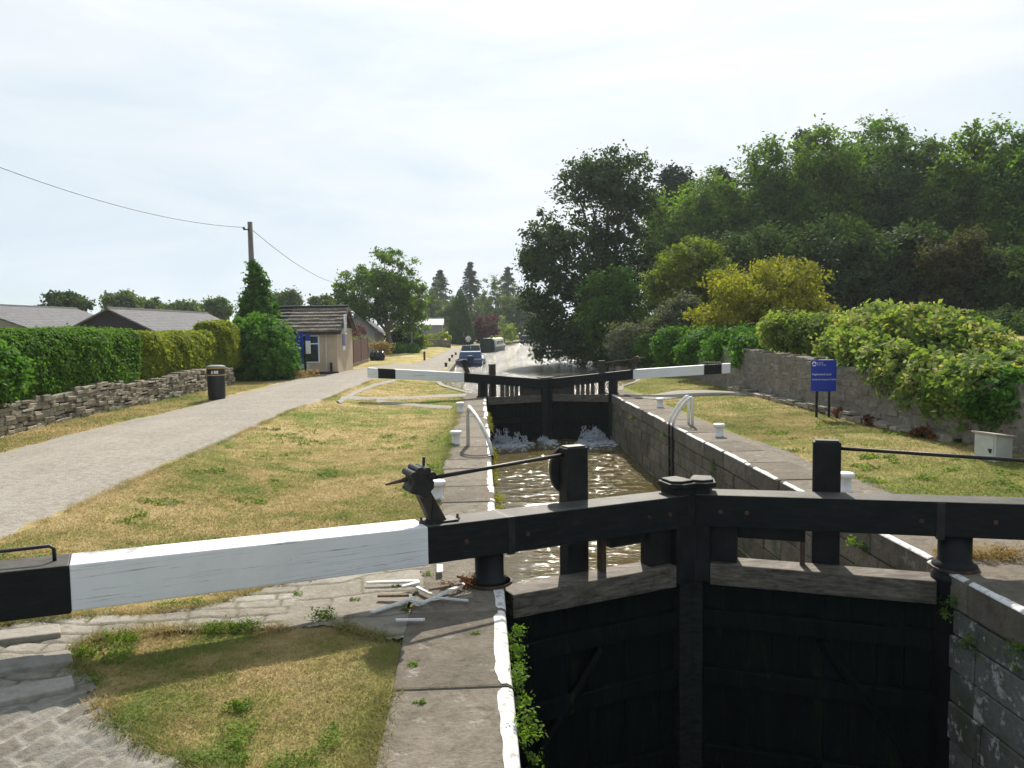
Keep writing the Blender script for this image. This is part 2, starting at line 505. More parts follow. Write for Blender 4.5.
# ------------------------------------------------------------------ mesh helpers
class MB:
    def __init__(s):
        s.v = []; s.f = []

    def hexa(s, p):
        """8 corners: bottom 0-3, top 4-7"""
        b = len(s.v)
        s.v += [tuple(float(c) for c in q) for q in p]
        for q in ((0, 3, 2, 1), (4, 5, 6, 7), (0, 1, 5, 4), (1, 2, 6, 5), (2, 3, 7, 6), (3, 0, 4, 7)):
            s.f.append(tuple(b + i for i in q))
        return s

    def box(s, x0, x1, y0, y1, z0, z1):
        return s.hexa([(x0, y0, z0), (x1, y0, z0), (x1, y1, z0), (x0, y1, z0), (x0, y0, z1), (x1, y0, z1), (x1, y1, z1), (x0, y1, z1)])

    def poly(s, pts):
        b = len(s.v)
        s.v += [tuple(float(c) for c in q) for q in pts]
        s.f.append(tuple(range(b, b + len(pts))))
        return s

    def prism(s, pts, d):
        """extrude polygon by vector d"""
        b = len(s.v); n = len(pts)
        s.v += [tuple(float(c) for c in q) for q in pts]
        s.v += [tuple(float(c) for c in (np.array(q) + np.array(d))) for q in pts]
        s.f.append(tuple(range(b + n - 1, b - 1, -1)))
        s.f.append(tuple(range(b + n, b + 2 * n)))
        for i in range(n):
            j = (i + 1) % n
            s.f.append((b + i, b + j, b + n + j, b + n + i))
        return s

    def tube(s, pts, rad, n=8, caps=True):
        pts = [np.array(p, float) for p in pts]
        if isinstance(rad, (int, float)):
            rad = [rad] * len(pts)
        b = len(s.v)
        up = np.array([0.3, 0.2, 1.0])
        for i, p in enumerate(pts):
            d = pts[min(i + 1, len(pts) - 1)] - pts[max(i - 1, 0)]
            d = d / (np.linalg.norm(d) + 1e-9)
            a = np.cross(d, up)
            if np.linalg.norm(a) < 0.1:
                a = np.cross(d, np.array([1.0, 0, 0]))
            a /= np.linalg.norm(a)
            c = np.cross(d, a)
            for k in range(n):
                th = 2 * PI * k / n
                q = p + rad[i] * (math.cos(th) * a + math.sin(th) * c)
                s.v.append(tuple(float(t) for t in q))
        for i in range(len(pts) - 1):
            for k in range(n):
                k2 = (k + 1) % n
                s.f.append((b + i * n + k, b + i * n + k2, b + (i + 1) * n + k2, b + (i + 1) * n + k))
        if caps:
            s.f.append(tuple(b + k for k in range(n - 1, -1, -1)))
            e = b + (len(pts) - 1) * n
            s.f.append(tuple(e + k for k in range(n)))
        return s

    def lathe(s, prof, c=(0, 0, 0), n=20):
        """profile (r, z) bottom to top round the vertical axis at c"""
        b = len(s.v)
        for r, z in prof:
            for k in range(n):
                th = 2 * PI * k / n
                s.v.append((c[0] + r * math.cos(th), c[1] + r * math.sin(th), c[2] + z))
        for i in range(len(prof) - 1):
            for k in range(n):
                k2 = (k + 1) % n
                s.f.append((b + i * n + k, b + i * n + k2, b + (i + 1) * n + k2, b + (i + 1) * n + k))
        s.f.append(tuple(b + k for k in range(n - 1, -1, -1)))
        e = b + (len(prof) - 1) * n
        s.f.append(tuple(e + k for k in range(n)))
        return s

    def blob(s, c, r, seed=0, n=10, m=7, wob=0.15):
        rr = random.Random(seed)
        b = len(s.v)
        for i in range(m + 1):
            ph = PI * i / m - PI / 2
            for k in range(n):
                th = 2 * PI * k / n
                q = 1 + wob * (rr.random() - 0.5) * 2
                s.v.append((c[0] + r[0] * q * math.cos(ph) * math.cos(th), c[1] + r[1] * q * math.cos(ph) * math.sin(th), c[2] + r[2] * q * math.sin(ph)))
        for i in range(m):
            for k in range(n):
                k2 = (k + 1) % n
                s.f.append((b + i * n + k, b + i * n + k2, b + (i + 1) * n + k2, b + (i + 1) * n + k))
        return s

    def build(s, name, mat, parent=None, loc=None, smooth=False, bevel=0.0, seg=2, recalc=True):
        me = bpy.data.meshes.new(name)
        me.from_pydata(s.v, [], s.f)
        if recalc:
            import bmesh
            bm = bmesh.new(); bm.from_mesh(me)
            bmesh.ops.recalc_face_normals(bm, faces=bm.faces)
            bm.to_mesh(me); bm.free()
        return link(name, me, mat, parent, loc, smooth, bevel, seg)


def link(name, me, mat, parent=None, loc=None, smooth=False, bevel=0.0, seg=2):
    if mat:
        me.materials.append(MATS[mat])
    if smooth:
        me.polygons.foreach_set('use_smooth', [True] * len(me.polygons))
    o = bpy.data.objects.new(name, me)
    COL.objects.link(o)
    if parent is not None:
        o.parent = parent
    if loc is not None:
        o.location = loc
    if bevel:
        md = o.modifiers.new('bevel', 'BEVEL')
        md.width = bevel; md.segments = seg; md.limit_method = 'ANGLE'; md.angle_limit = math.radians(40)
    return o


def np_mesh(name, verts, quads):
    me = bpy.data.meshes.new(name)
    verts = np.ascontiguousarray(verts, dtype=np.float32); quads = np.ascontiguousarray(quads, dtype=np.int32)
    k = quads.shape[1]
    me.vertices.add(len(verts)); me.vertices.foreach_set('co', verts.ravel())
    me.loops.add(quads.size); me.loops.foreach_set('vertex_index', quads.ravel())
    me.polygons.add(len(quads))
    me.polygons.foreach_set('loop_start', np.arange(len(quads), dtype=np.int32) * k)
    me.update(calc_edges=True)
    return me


def tag(o, label=None, cat=None, group=None, kind=None):
    if label: o['label'] = label
    if cat: o['category'] = cat
    if group: o['group'] = group
    if kind: o['kind'] = kind
    return o


def thing(name, label, cat, loc=(0, 0, 0), group=None):
    o = bpy.data.objects.new(name, None)
    o.empty_display_size = 0.2
    COL.objects.link(o)
    o.location = [float(c) for c in loc]
    return tag(o, label, cat, group)


def grid_mesh(X, Y, Z, keep=None):
    n, m = X.shape
    idx = np.arange(n * m).reshape(n, m)
    q = np.stack([idx[:-1, :-1], idx[:-1, 1:], idx[1:, 1:], idx[1:, :-1]], -1)
    if keep is not None:
        q = q[keep]
    q = q.reshape(-1, 4)
    v = np.stack([X, Y, Z], -1).reshape(-1, 3)
    used = np.unique(q)
    mp = -np.ones(len(v), int); mp[used] = np.arange(len(used))
    return v[used], mp[q]


# smooth 2D value noise for shapes
_tab = rng.random((64, 64))


def vn(x, y, s=1.0):
    x = np.asarray(x) * s; y = np.asarray(y) * s
    xi = np.floor(x).astype(int); yi = np.floor(y).astype(int)
    fx = ss(x - xi); fy = ss(y - yi)
    a = _tab[xi % 64, yi % 64]; b = _tab[(xi + 1) % 64, yi % 64]
    c = _tab[xi % 64, (yi + 1) % 64]; d = _tab[(xi + 1) % 64, (yi + 1) % 64]
    return (a * (1 - fx) + b * fx) * (1 - fy) + (c * (1 - fx) + d * fx) * fy


def in_poly(x, y, poly):
    inside = np.zeros(x.shape, bool)
    n = len(poly)
    for i in range(n):
        x0, y0 = poly[i]; x1, y1 = poly[(i + 1) % n]
        if y0 == y1:
            continue
        c = ((y0 > y) != (y1 > y)) & (x < (x1 - x0) * (y - y0) / (y1 - y0) + x0)
        inside ^= c
    return inside


# ------------------------------------------------------------------ setting: ground, water
LX, RX = 0.17, 4.53          # faces of the lock walls
PAVE_L = -0.64               # back edge of the coping on the left
_ly = [-30, 29.2, 31, 34, 60, 80, 92, 110, 128, 145, 160, 178]
_lx = [-0.3, -0.3, -0.9, -1.75, -1.7, -1.1, -0.3, 2.2, 5.6, 12, 24, 45]
_rx = [5.0, 5.0, 5.4, 6.9, 8.6, 9.0, 9.6, 11.5, 15.0, 24, 36, 47]


def bl(y): return np.interp(y, _ly, _lx)
def br(y): return np.interp(y, _ly, _rx)


island = [G(*p)[:2] for p in ((404, 643), (330, 622), (270, 629), (215, 627), (140, 631), (95, 638), (72, 652), (84, 682), (112, 720), (150, 745), (205, 769), (240, 800))]
grass_edge = [G(*p)[:2] for p in ((-260, 652), (0, 622), (36, 618), (100, 613), (155, 609.5), (206, 604), (245, 592), (280, 582), (311, 576), (385, 565), (448, 556))]
cop = [(PAVE_L + .06, 8.4), (PAVE_L + .06, 6.05)]
iu = [tuple(p) for p in island]
steps_x = G(70, 660)[0]
# flags and setts between the beam and the grass island
flag_poly = [tuple(p) for p in grass_edge] + cop + iu[:7] + [tuple(G(72, 690)[:2]), tuple(G(-260, 760)[:2])]

sett_poly = [tuple(G(-260, 745)[:2]), tuple(G(60, 684)[:2]), tuple(G(74, 668)[:2])] + [iu[i] for i in range(7, 12)] + [(-1.3, 3.0), (-1.0, 1.5), (-6.5, 1.5)]

ys = np.concatenate([np.arange(-30, 3, 1.5), np.arange(3, 16, 0.12), np.arange(16, 40, 0.35), np.arange(40, 100, 1.2), np.arange(100, 178, 3), np.array([178, 200, 240, 300, 400, 600, 900, 1500])])
wl = np.concatenate([np.array([0, 0.1, 0.2, 0.35]), np.arange(0.5, 6.5, 0.12), np.arange(6.5, 14, 0.5), np.arange(14, 40, 3), np.array([50, 80, 130, 220, 400, 800, 1500])])
wr = np.concatenate([np.array([0, 0.2, 0.4, 0.6]), np.arange(0.7, 5.6, 0.15), np.arange(5.6, 12, 0.4), np.arange(12, 40, 3), np.array([50, 80, 130, 220, 400, 800, 1500])])
vv, qq, off = [], [], 0
for side in (0, 1):
    if side == 0:
        X = bl(ys)[:, None] - wl[None, :]
    else:
        X = br(ys)[:, None] + wr[None, :]
    Y = np.repeat(ys[:, None], X.shape[1], 1)
    Z = hgt(X, Y) - 0.02 + 0.02 * (vn(X, Y, 2.3) - 0.5)
    lowr = (np.abs(X - 2.35) < 3.02) & (Y < 29)
    Z = Z - 0.05 * lowr
    for pl_ in (flag_poly, sett_poly):
        Z = Z - 0.06 * (in_poly(X, Y, pl_) & in_poly(X + .1, Y + .05, pl_) & in_poly(X - .1, Y - .05, pl_) & in_poly(X + .05, Y - .1, pl_) & in_poly(X - .05, Y + .1, pl_))
    v, q = grid_mesh(X, Y, Z)
    if side == 0:
        q = q[:, ::-1]
    vv.append(v); qq.append(q + off); off += len(v)
g = link('ground', np_mesh('ground', np.concatenate(vv), np.concatenate(qq)), 'lawn', smooth=True)
tag(g, kind='structure')

# banks of the upper canal below the grass
mb = MB()
yb = [y for y in np.arange(29.0, 178, 2.0)]
for f, sgn in ((bl, 1), (br, -1)):
    for a, b in zip(yb[:-1], yb[1:]):
        xa, xb = float(f(a)), float(f(b))
        za, zb = float(hgt(xa, a)) + 0.012, float(hgt(xb, b)) + 0.012
        w = -0.22 * sgn
        mb.hexa([(xa, a + .01, -1.5), (xb, b, -1.5), (xb + w, b, -1.5), (xa + w, a + .01, -1.5), (xa, a + .01, za), (xb, b, zb), (xb + w, b, zb), (xa + w, a + .01, za)])
tag(mb.build('canal_bank', 'drystone'), kind='structure')


def water_sheet(name, x0, x1, y0, y1, z, mat, nx, ny, amp, waves):
    xs = np.linspace(x0, x1, nx); yy = np.linspace(y0, y1, ny)
    X, Y = np.meshgrid(xs, yy)
    if name == 'chamber_water':
        t_ = (Y - y0) / (y1 - y0)
        near_ = np.where(X < 2.175, 7.33 + (X - .05) * math.tan(math.radians(24)), 7.40 + (4.56 - X) * math.tan(math.radians(21))) + 0.13
        far_ = 27.42 + np.clip(2.26 - np.abs(X - 2.32), 0, 3) * math.tan(math.radians(21))
        Y = near_ + (far_ - near_) * t_
    Z = np.full_like(X, z)
    for (s, a) in waves:
        Z = Z + a * amp * (vn(X * 0.8 + 3.1 * s, Y * 1.6, s) - 0.5)
    v, q = grid_mesh(X, Y, Z)
    return tag(link(name, np_mesh(name, v, q), mat, smooth=True), kind='structure')


water_sheet('chamber_water', LX - 0.2, RX + 0.2, 7.42, 27.42, -1.62, 'chamber_water', 170, 640, 1.0, ((1.6, 0.022), (3.4, 0.016), (8.0, 0.011)))
water_sheet('lower_pool_water', LX - 0.2, RX + 0.2, -30, 9.0, -4.2, 'pool_water', 10, 60, 0, ())
# upper canal follows its banks
yu = np.concatenate([np.arange(27.5, 60, 0.4), np.arange(60, 180, 1.0)])
tt = np.linspace(0, 1, 40)
X = bl(yu)[:, None] - 0.1 + (br(yu) - bl(yu) + 0.2)[:, None] * tt[None, :]
Y = np.repeat(yu[:, None], 40, 1)
lim = Y < 29.2
X = np.where(lim, LX - 0.05 + (RX - LX + 0.1) * tt[None, :], X)
keepw = np.ones((len(yu) - 1, 39), bool)
Z = np.full_like(X, -0.30) + 0.02 * (vn(X, Y, 1.1) - .5)
# the water of the upper level stops at the gate leaves, which stand in a shallow V
V_ = np.clip(2.26 - np.abs(X - 2.33), 0, 3) * math.tan(math.radians(21)) * np.clip((31 - Y) / 3.2, 0, 1)
v, q = grid_mesh(X, Y + V_, Z, keepw)
tag(link('canal_water', np_mesh('canal_water', v, q), 'canal_water', smooth=True), kind='structure')

# ------------------------------------------------------------------ towpath and paving sheets


def ribbon(name, left, right, mat, step, ncol, jit, lift, kind='structure', hump=0.0):
    """sheet between two lines of ground points, ragged along both edges"""
    def res(pl):
        pl = np.array([p[:2] for p in pl])
        d = np.r_[0, np.cumsum(np.hypot(*np.diff(pl, axis=0).T))]
        return pl, d
    a, da = res(left); b, db = res(right)
    n = max(4, int(max(da[-1], db[-1]) / step))
    t = np.linspace(0, 1, n)
    A = np.stack([np.interp(t * da[-1], da, a[:, i]) for i in (0, 1)], -1)
    Bq = np.stack([np.interp(t * db[-1], db, b[:, i]) for i in (0, 1)], -1)
    ja = (vn(t * da[-1], 0 * t + 3.3, 1.7) - 0.5 + 0.5 * (vn(t * da[-1], 0 * t + 9.3, 6) - 0.5)) * jit
    jb = (vn(t * db[-1], 0 * t + 7.7, 1.7) - 0.5 + 0.5 * (vn(t * db[-1], 0 * t + 1.3, 6) - 0.5)) * jit
    wv = Bq - A; wn = wv / (np.linalg.norm(wv, axis=1, keepdims=True) + 1e-9)
    A = A + wn * ja[:, None]; Bq = Bq + wn * jb[:, None]
    s = np.linspace(0, 1, ncol)
    X = A[:, None, 0] * (1 - s) + Bq[:, None, 0] * s
    Y = A[:, None, 1] * (1 - s) + Bq[:, None, 1] * s
    Z = hgt(X, Y) + lift + hump * np.sin(PI * s)[None, :] - 0.03 * (np.abs(s - 0.5) > 0.499)[None, :]
    v, q = grid_mesh(X, Y, Z)
    o = link(name, np_mesh(name, v, q), mat, smooth=True)
    return tag(o, kind=kind)


pl = [(-11.2, -20, 0), (-9.6, 4, 0)] + [G(*p) for p in ((0, 452), (110, 424), (215, 399), (300, 377.5), (335, 372.5), (352, 369.5))]
pl += [(-6.6, 46.5, 0), (-4.3, 50, 0), (-3.9, 56, 0), (-3.7, 66, 0), (-3.3, 90, 0), (-2.0, 105, 0), (1.5, 128, 0)]
pr = [(-7.0, -20, 0), (-5.6, 4, 0)] + [G(*p) for p in ((0, 540), (150, 473), (225, 440), (300, 407), (337, 395), (372, 380))]
pr += [(-3.0, 40.5, 0), (-2.1, 45, 0), (-1.98, 56, 0), (-1.95, 66, 0), (-1.3, 84, 0), (0.8, 105, 0), (3.8, 128, 0)]
ribbon('towpath', pl, pr, 'gravel', 0.12, 16, 0.28, 0.006, hump=0.03)
# stone edging between towpath and the grass by the upper gate
ribbon('path_edging', [G(336, 401), G(352, 392), G(372, 384), G(392, 379.5)], [G(340, 403), G(356, 394), G(377, 385.5), G(397, 381)], 'flagstone', 0.15, 4, 0.06, 0.02)
# the stone treads on which the upper beam's keepers walk
ribbon('stone_tread', [G(342, 395.5), G(368, 396.5), G(396, 396), G(430, 394.5), G(466, 393)], [G(340, 399), G(368, 399.5), G(396, 399), G(430, 397.5), G(466, 396)], 'flagstone', 0.2, 4, 0.1, 0.012)
ribbon('stone_tread', [G(378, 399), G(405, 402), G(430, 404), G(452, 405.5)], [G(376, 401.5), G(404, 405), G(430, 407.5), G(452, 409)], 'flagstone', 0.2, 4, 0.1, 0.012)
ribbon('stone_tread', [(4.9, 27.2), (5.7, 27.0), (6.9, 27.9), (7.9, 27.2), (8.72, 26.0)], [(5.0, 26.2), (5.75, 25.2), (6.8, 25.6), (7.8, 25.2), (8.65, 24.7)], 'flagstone', 0.2, 6, 0.1, 0.03)


def stones_sheet(name, poly, step, mat, pattern, lift):
    xs0, xs1 = min(p[0] for p in poly), max(p[0] for p in poly)
    y0, y1 = min(p[1] for p in poly), max(p[1] for p in poly)
    X, Y = np.meshgrid(np.arange(xs0 - .1, xs1 + .1, step), np.arange(y0 - .1, y1 + .1, step))
    Z = hgt(X, Y) + lift + pattern(X, Y)
    jx = X + 0.16 * (vn(X, Y, 3.3) - .5) + 0.08 * (vn(X, Y, 11) - .5)
    jy = Y + 0.16 * (vn(Y, X, 3.7) - .5) + 0.08 * (vn(Y, X, 12) - .5)
    k = in_poly(jx, jy, poly)
    kk = k[:-1, :-1] & k[1:, :-1] & k[:-1, 1:] & k[1:, 1:]
    E_, T_ = JT['e'], JT['tone']
    v, q = grid_mesh(X, Y, Z, kk)
    ve, _ = grid_mesh(E_, T_, Z, kk)
    me = np_mesh(name, v, q)
    for nm_, col_ in (('joint', 0), ('tone', 1)):
        at_ = me.attributes.new(nm_, 'FLOAT', 'POINT'); at_.data.foreach_set('value', np.ascontiguousarray(ve[:, col_], dtype=np.float32))
    return tag(link(name, me, mat, smooth=True), kind='structure')


JT = {}


def cells(X, Y, bx, by, rot, joint, dome, seed, warp=0.1):
    """height of a bed of stones of about bx x by"""
    c, s = math.cos(rot), math.sin(rot)
    x = c * X + s * Y; y = -s * X + c * Y
    x = x + warp * (vn(x, y, 2.1) - .5); y = y + warp * (vn(y, x, 2.4) - .5)
    r = np.floor(y / by)
    sh = _tab[(r.astype(int) * 7 + seed) % 64, 5] * bx
    ln = bx * (0.8 + 0.4 * _tab[(r.astype(int) + seed) % 64, 9])
    cx = (x + sh) / ln
    fx = np.abs(cx - np.floor(cx) - 0.5) * 2; fy = np.abs(y / by - r - 0.5) * 2
    e = np.maximum(1 - (1 - fx) * ln / joint / 2, 1 - (1 - fy) * by / joint / 2)
    e = np.clip(e, 0, 1)
    lev = _tab[np.floor(cx).astype(int) % 64, r.astype(int) % 64] - 0.5
    JT['e'] = ss(e * 1.3); JT['tone'] = _tab[(np.floor(cx).astype(int) * 3 + 11) % 64, (r.astype(int) * 5) % 64]
    return dome * (1 - 0.5 * fx ** 4 - 0.5 * fy ** 4) - 0.016 * ss(e) + 0.006 * lev




def flags_pat(X, Y):
    big = cells(X, Y, 0.85, 0.55, 0.25, 0.025, 0.004, 3, 0.25) + 0.010 * (vn(X, Y, 3) - .5) + 0.004 * (vn(X, Y, 15) - .5)
    e1, t1 = JT['e'], JT['tone']
    sm = cells(X, Y, 0.34, 0.20, 0.12, 0.02, 0.006, 11, 0.10) + 0.012 * (vn(X, Y, 6) - .5) + 0.005 * (vn(X, Y, 19) - .5)
    w = ss((X + 1.75) / 0.15)
    JT['e'] = np.where(w > .5, e1, JT['e']); JT['tone'] = np.where(w > .5, t1, JT['tone'])
    return big * w + sm * (1 - w)


stones_sheet('flagstone_paving', flag_poly, 0.020, 'flagstone_bed', flags_pat, -0.008)
stones_sheet('sett_ramp', sett_poly, 0.020, 'sett_bed', lambda X, Y: 0.75 * cells(X, Y, 0.25, 0.15, 0.95, 0.022, 0.007, 20, 0.09) + 0.016 * (vn(X, Y, 7) - .5) + 0.010 * (vn(X, Y, 19) - .5), -0.004)
# low kerb stones across the ramp
for a, b in (((-140, 661), (62, 637)), ((-140, 697), (74, 664)), ((-140, 735), (76, 691))):
    p, q = G(*a), G(*b)
    d = (q - p); d /= np.linalg.norm(d[:2]); nrm = np.array([-d[1], d[0], 0])
    mbk = MB()
    for i in range(2):
        s0 = p + (q - p) * (i / 2) + d * 0.004; s1 = p + (q - p) * ((i + 1) / 2) - d * .004
        w = 0.20
        z0, z1 = -0.1, 0.034 + 0.006 * R.random()
        c = [s0, s1, s1 + nrm * w, s0 + nrm * w]
        mbk.hexa([(t[0], t[1], float(hgt(t[0], t[1])) + z0) for t in c] + [(t[0], t[1], float(hgt(t[0], t[1])) + z1) for t in c])
    tag(mbk.build('ramp_kerb', 'flagstone', bevel=0.012), kind='structure')

# worn paving behind the right-hand coping
ribbon('lockside_paving', [(5.16, 4), (5.16, 9), (5.18, 12), (5.18, 20), (5.15, 27)], [(5.5, 4), (6.0, 8), (5.9, 11), (5.65, 16), (5.5, 27)], 'coping_stone', 0.12, 8, 0.24, -0.010)

# ------------------------------------------------------------------ lock walls


def lock_wall(label, x, sgn, y0, y1, seed, mat_lo, xedge=None):
    """sgn +1: wall body lies towards +x (right bank)"""
    rr = random.Random(seed)
    root = thing('lock_wall', label, 'lock wall', (x, y0, 0))
    body = MB()
    z = -4.6
    while z < -0.36:
        hh = rr.uniform(0.30, 0.38)
        z1 = min(z + hh, -0.34)
        if -0.34 - z1 < 0.12: z1 = -0.34
        y = y0 - rr.uniform(0, 0.6)
        while y < y1:
            L = rr.uniform(0.45, 0.95)
            a, b = max(y, y0), min(y + L, y1)
            if b - a > 0.05:
                dx = rr.uniform(0, 0.028)
                body.box(*(sorted((sgn * dx, sgn * 0.36))), a - y0 + .007, b - y0 - .007, z + 0.007, z1 - 0.007)
            y += L
        z = z1
    body.build('blockwork', mat_lo, root, bevel=0.012, seg=1)
    bk = MB()
    bk.box(*(sorted((sgn * 0.035, sgn * 0.5))), 0.01, y1 - y0 - 0.01, -4.6, -0.335)
    bk.build('mortar', 'joint_dark', root)
    cp = MB()
    y = y0
    edges = []
    while y < y1 - 0.2:
        L = rr.uniform(1.0, 1.6)
        b = min(y + L, y1)
        dx = rr.uniform(-0.012, 0.02); wd = 0.825 + rr.uniform(-0.02, 0.03)
        dz = rr.uniform(-0.006, 0.006)
        p = [(sgn * dx, y - y0 + .008), (sgn * (dx + rr.uniform(-.008, .008)), b - y0 - .008), (sgn * (dx + wd), b - y0 - .008), (sgn * (dx + wd + rr.uniform(-.03, .03)), y - y0 + .008)]
        zz = [dz + rr.uniform(-.005, .005) for _ in range(4)]
        zz[2] -= 0.004; zz[3] -= 0.004
        cp.hexa([(q[0], q[1], -0.33) for q in p] + [(q[0], q[1], e) for q, e in zip(p, zz)])
        edges.append((p[0], p[1], zz[0], zz[1]))
        y = b
    cp.build('coping', 'coping_stone', root, bevel=0.03, seg=3)
    # painted white line along the edge, worn wavy and broken at the joints
    pt_ = MB()
    for (p0, p1, za, zb) in edges:
        n = max(6, int((p1[1] - p0[1]) / 0.06))
        far = (p0[1] + y0) > 10 and sgn < 0
        prev = None
        for i in range(n + 1):
            t = i / n
            yy_ = p0[1] + 0.03 + (p1[1] - p0[1] - 0.06) * t
            xe = p0[0] + (p1[0] - p0[0]) * t
            ze = za + (zb - za) * t
            wob = float(vn(yy_ + y0, 2.2 + seed, 1.6)) - .5
            wid = ((0.08 if far else 0.095) if sgn < 0 else 0.055) + (0.10 if far else 0.035) * wob + 0.03 * (float(vn(yy_ + y0, 5.1 + seed, 7)) - .5)
            # narrower at the block ends
            en = min(t, 1 - t) * n
            if en < 1: wid *= 0.75
            drop = 0.05 if sgn < 0 else 0.018
            if (sgn > 0 and y0 > 5 and wob < -0.16) or (far and wob < -0.22):
                prev = None
                continue
            cur = [(xe - sgn * 0.004, yy_, ze - drop - 0.008), (xe - sgn * 0.004, yy_, ze - drop * .37 - 0.012), (xe + sgn * 0.005, yy_, ze - 0.009), (xe + sgn * 0.03, yy_, ze + 0.004), (xe + sgn * max(0.05, wid), yy_, ze + 0.0045)]
            if prev:
                for k in range(4):
                    pt_.poly([prev[k], prev[k + 1], cur[k + 1], cur[k]])
            prev = cur
    pt_.build('painted_edge', 'worn_white_paint', root, smooth=False)
    return root


lock_wall('left stone wall of the lock with a wavy white painted coping edge beside the lawn', LX, -1, 1.2, 29.2, 5, 'chamber_stone')
lock_wall('right stone wall of the lock chamber, dark coursed blocks under a white coping edge', RX, 1, 7.75, 29.2, 8, 'chamber_stone')
lock_wall('near right tail wall below the lower gate with patches of flaking limewash', 4.44, 1, 1.2, 7.70, 14, 'limewash_wall')
# ------------------------------------------------------------------ lock gates


def gate(hinge, th, sgn, label, lower, tailL, zt, halfspan, seed):
    """sgn +1: left leaf (runs to +x), -1: right leaf. local u along the leaf, w upstream"""
    e = np.array([sgn * math.cos(th), math.sin(th), 0]); n = np.array([-sgn * math.sin(th), math.cos(th), 0])
    Lf = halfspan / math.cos(th)
    root = thing('lock_gate', label, 'lock gate', (hinge[0], hinge[1], 0))

    def T(u, w, z): return tuple(e * u + n * w + np.array([0, 0, z]))

    def bx(m, u0, u1, w0, w1, z0, z1):
        return m.hexa([T(u0, w0, z0), T(u1, w0, z0), T(u1, w1, z0), T(u0, w1, z0), T(u0, w0, z1), T(u1, w0, z1), T(u1, w1, z1), T(u0, w1, z1)])
    # zt: list of (u, ztop) along the beam
    us = [p[0] for p in zt]; zs = [p[1] for p in zt]
    def ztop(u): return float(np.interp(u, us, zs))
    bh = 0.34 if lower else 0.32

    def beam(m, u0, u1, w0, w1, hh=None, grow=0.0):
        hh = hh or bh
        a, b = ztop(u0), ztop(u1)
        return m.hexa([T(u0, w0, a - hh - grow), T(u1, w0, b - hh - grow), T(u1, w1, b - hh - grow), T(u0, w1, a - hh - grow), T(u0, w0, a + grow), T(u1, w0, b + grow), T(u1, w1, b + grow), T(u0, w1, a + grow)])
    beam(MB(), zt_w1, Lf - 0.12, -0.17, 0.17) if False else None
    k0 = -0.66 if lower else -0.72
    m = MB()
    n_seg = 3
    for i in range(1):
        beam(m, k0, Lf - 0.10, -0.165, 0.165)
    m.build('balance_beam', 'beam_black', root, bevel=0.012)
    m = MB()
    if lower:
        k1 = -3.42
        beam(m, k1 + 0.001, k0 - 0.001, -0.17, 0.17, bh + 0.006)
        m.build('white_beam_section', 'beam_white', root, bevel=0.01)
        m = MB(); beam(m, -tailL, k1, -0.175, 0.175, bh + 0.02)
        m.build('black_beam_end', 'beam_black', root, bevel=0.012)
        a = -tailL + 0.22; b = k1 - 0.10
        m = MB(); z = ztop(b)
        m.tube([T(b, 0, z - .01), T(b, 0, z + 0.09), T(b - 0.03, 0, z + 0.115), T(a + .03, 0, z + 0.12), T(a, 0, z + 0.095), T(a, 0, z - .01)], 0.014, 8)
        m.build('hand_rail', 'black_iron', root, smooth=True)
    else:
        k1 = -tailL + 0.85; k2 = -tailL + 0.28
        beam(m, k1, k0 - 0.001, -0.165, 0.165, bh + 0.004); m.build('white_beam_section', 'beam_white', root, bevel=0.01)
        m = MB(); beam(m, k2, k1 - 0.001, -0.166, 0.166, bh + 0.004); m.build('black_band', 'beam_black', root, bevel=0.006)
        m = MB(); beam(m, -tailL, k2 - 0.001, -0.165, 0.165, bh + 0.004); m.build('white_beam_end', 'beam_white', root, bevel=0.01)
        if sgn < 0:
            m = MB(); z = ztop(k1 - .1)
            bx(m, k2 + .02, k1 - 0.02 + .06, -0.05, 0.1, z + 0.05, z + 0.085)
            for u in (k2 + 0.1, k1 - 0.1): bx(m, u - .02, u + .02, 0, .05, z - .01, z + .05)
            m.build('hand_rail', 'dark_timber', root)
    if lower:
        for u in (-0.30, 0.32, Lf - 0.62, Lf - 0.36):
            m = MB(); m.tube([T(u, -0.166, ztop(u) - bh * .5), T(u, -0.185, ztop(u) - bh * .5)], 0.022, 6); m.build('beam_bolt', 'rusty_iron', root)
        m = MB(); beam(m, 0.12, 0.19, -0.172, 0.172, bh, 0.006); m.build('iron_strap', 'black_iron', root)
    zb = ztop(0) - bh
    # heel post
    m = MB()
    if lower and sgn > 0:
        m.lathe([(0.15, -4.0), (0.15, 0.01), (0.165, 0.015), (0.165, 0.06), (0.135, 0.07), (0.135, zb + 0.01)], (0, 0, 0), 22)
    elif lower:
        m.lathe([(0.19, -4.0), (0.19, -0.12), (0.205, -0.10), (0.205, -0.05), (0.175, -0.03), (0.175, 0.0), (0.20, 0.012), (0.20, 0.05), (0.16, 0.075), (0.15, 0.10), (0.15, zb + 0.01)], (0, 0, 0), 22)
    else:
        bx(m, -0.13, 0.15, -0.13, 0.13, -2.6, zb + 0.01)
    m.build('heel_post', 'black_paint', root, smooth=lower, bevel=0.0 if lower else 0.01)
    m = MB()
    m.lathe([(0.215, 0.0), (0.215, 0.02), (0.20, 0.024), (0.20, 0.0)], (0, 0, 0.005), 22)
    m.build('collar_iron', 'rusty_iron', root, smooth=False)
    # mitre post and its cap
    zm = ztop(Lf) + (0.07 if lower else 0.02)
    m = MB()
    if lower:
        bx(m, Lf - 0.17, Lf - 0.02, -0.10, 0.12, -4.2, -0.301); m.build('lower_mitre_post', 'wet_timber', root, bevel=0.012); m = MB()
    bx(m, Lf - 0.25, Lf - 0.005, -0.15, 0.13, -0.30 if lower else -2.6, zm)
    m.build('mitre_post', 'black_paint', root, bevel=0.012)
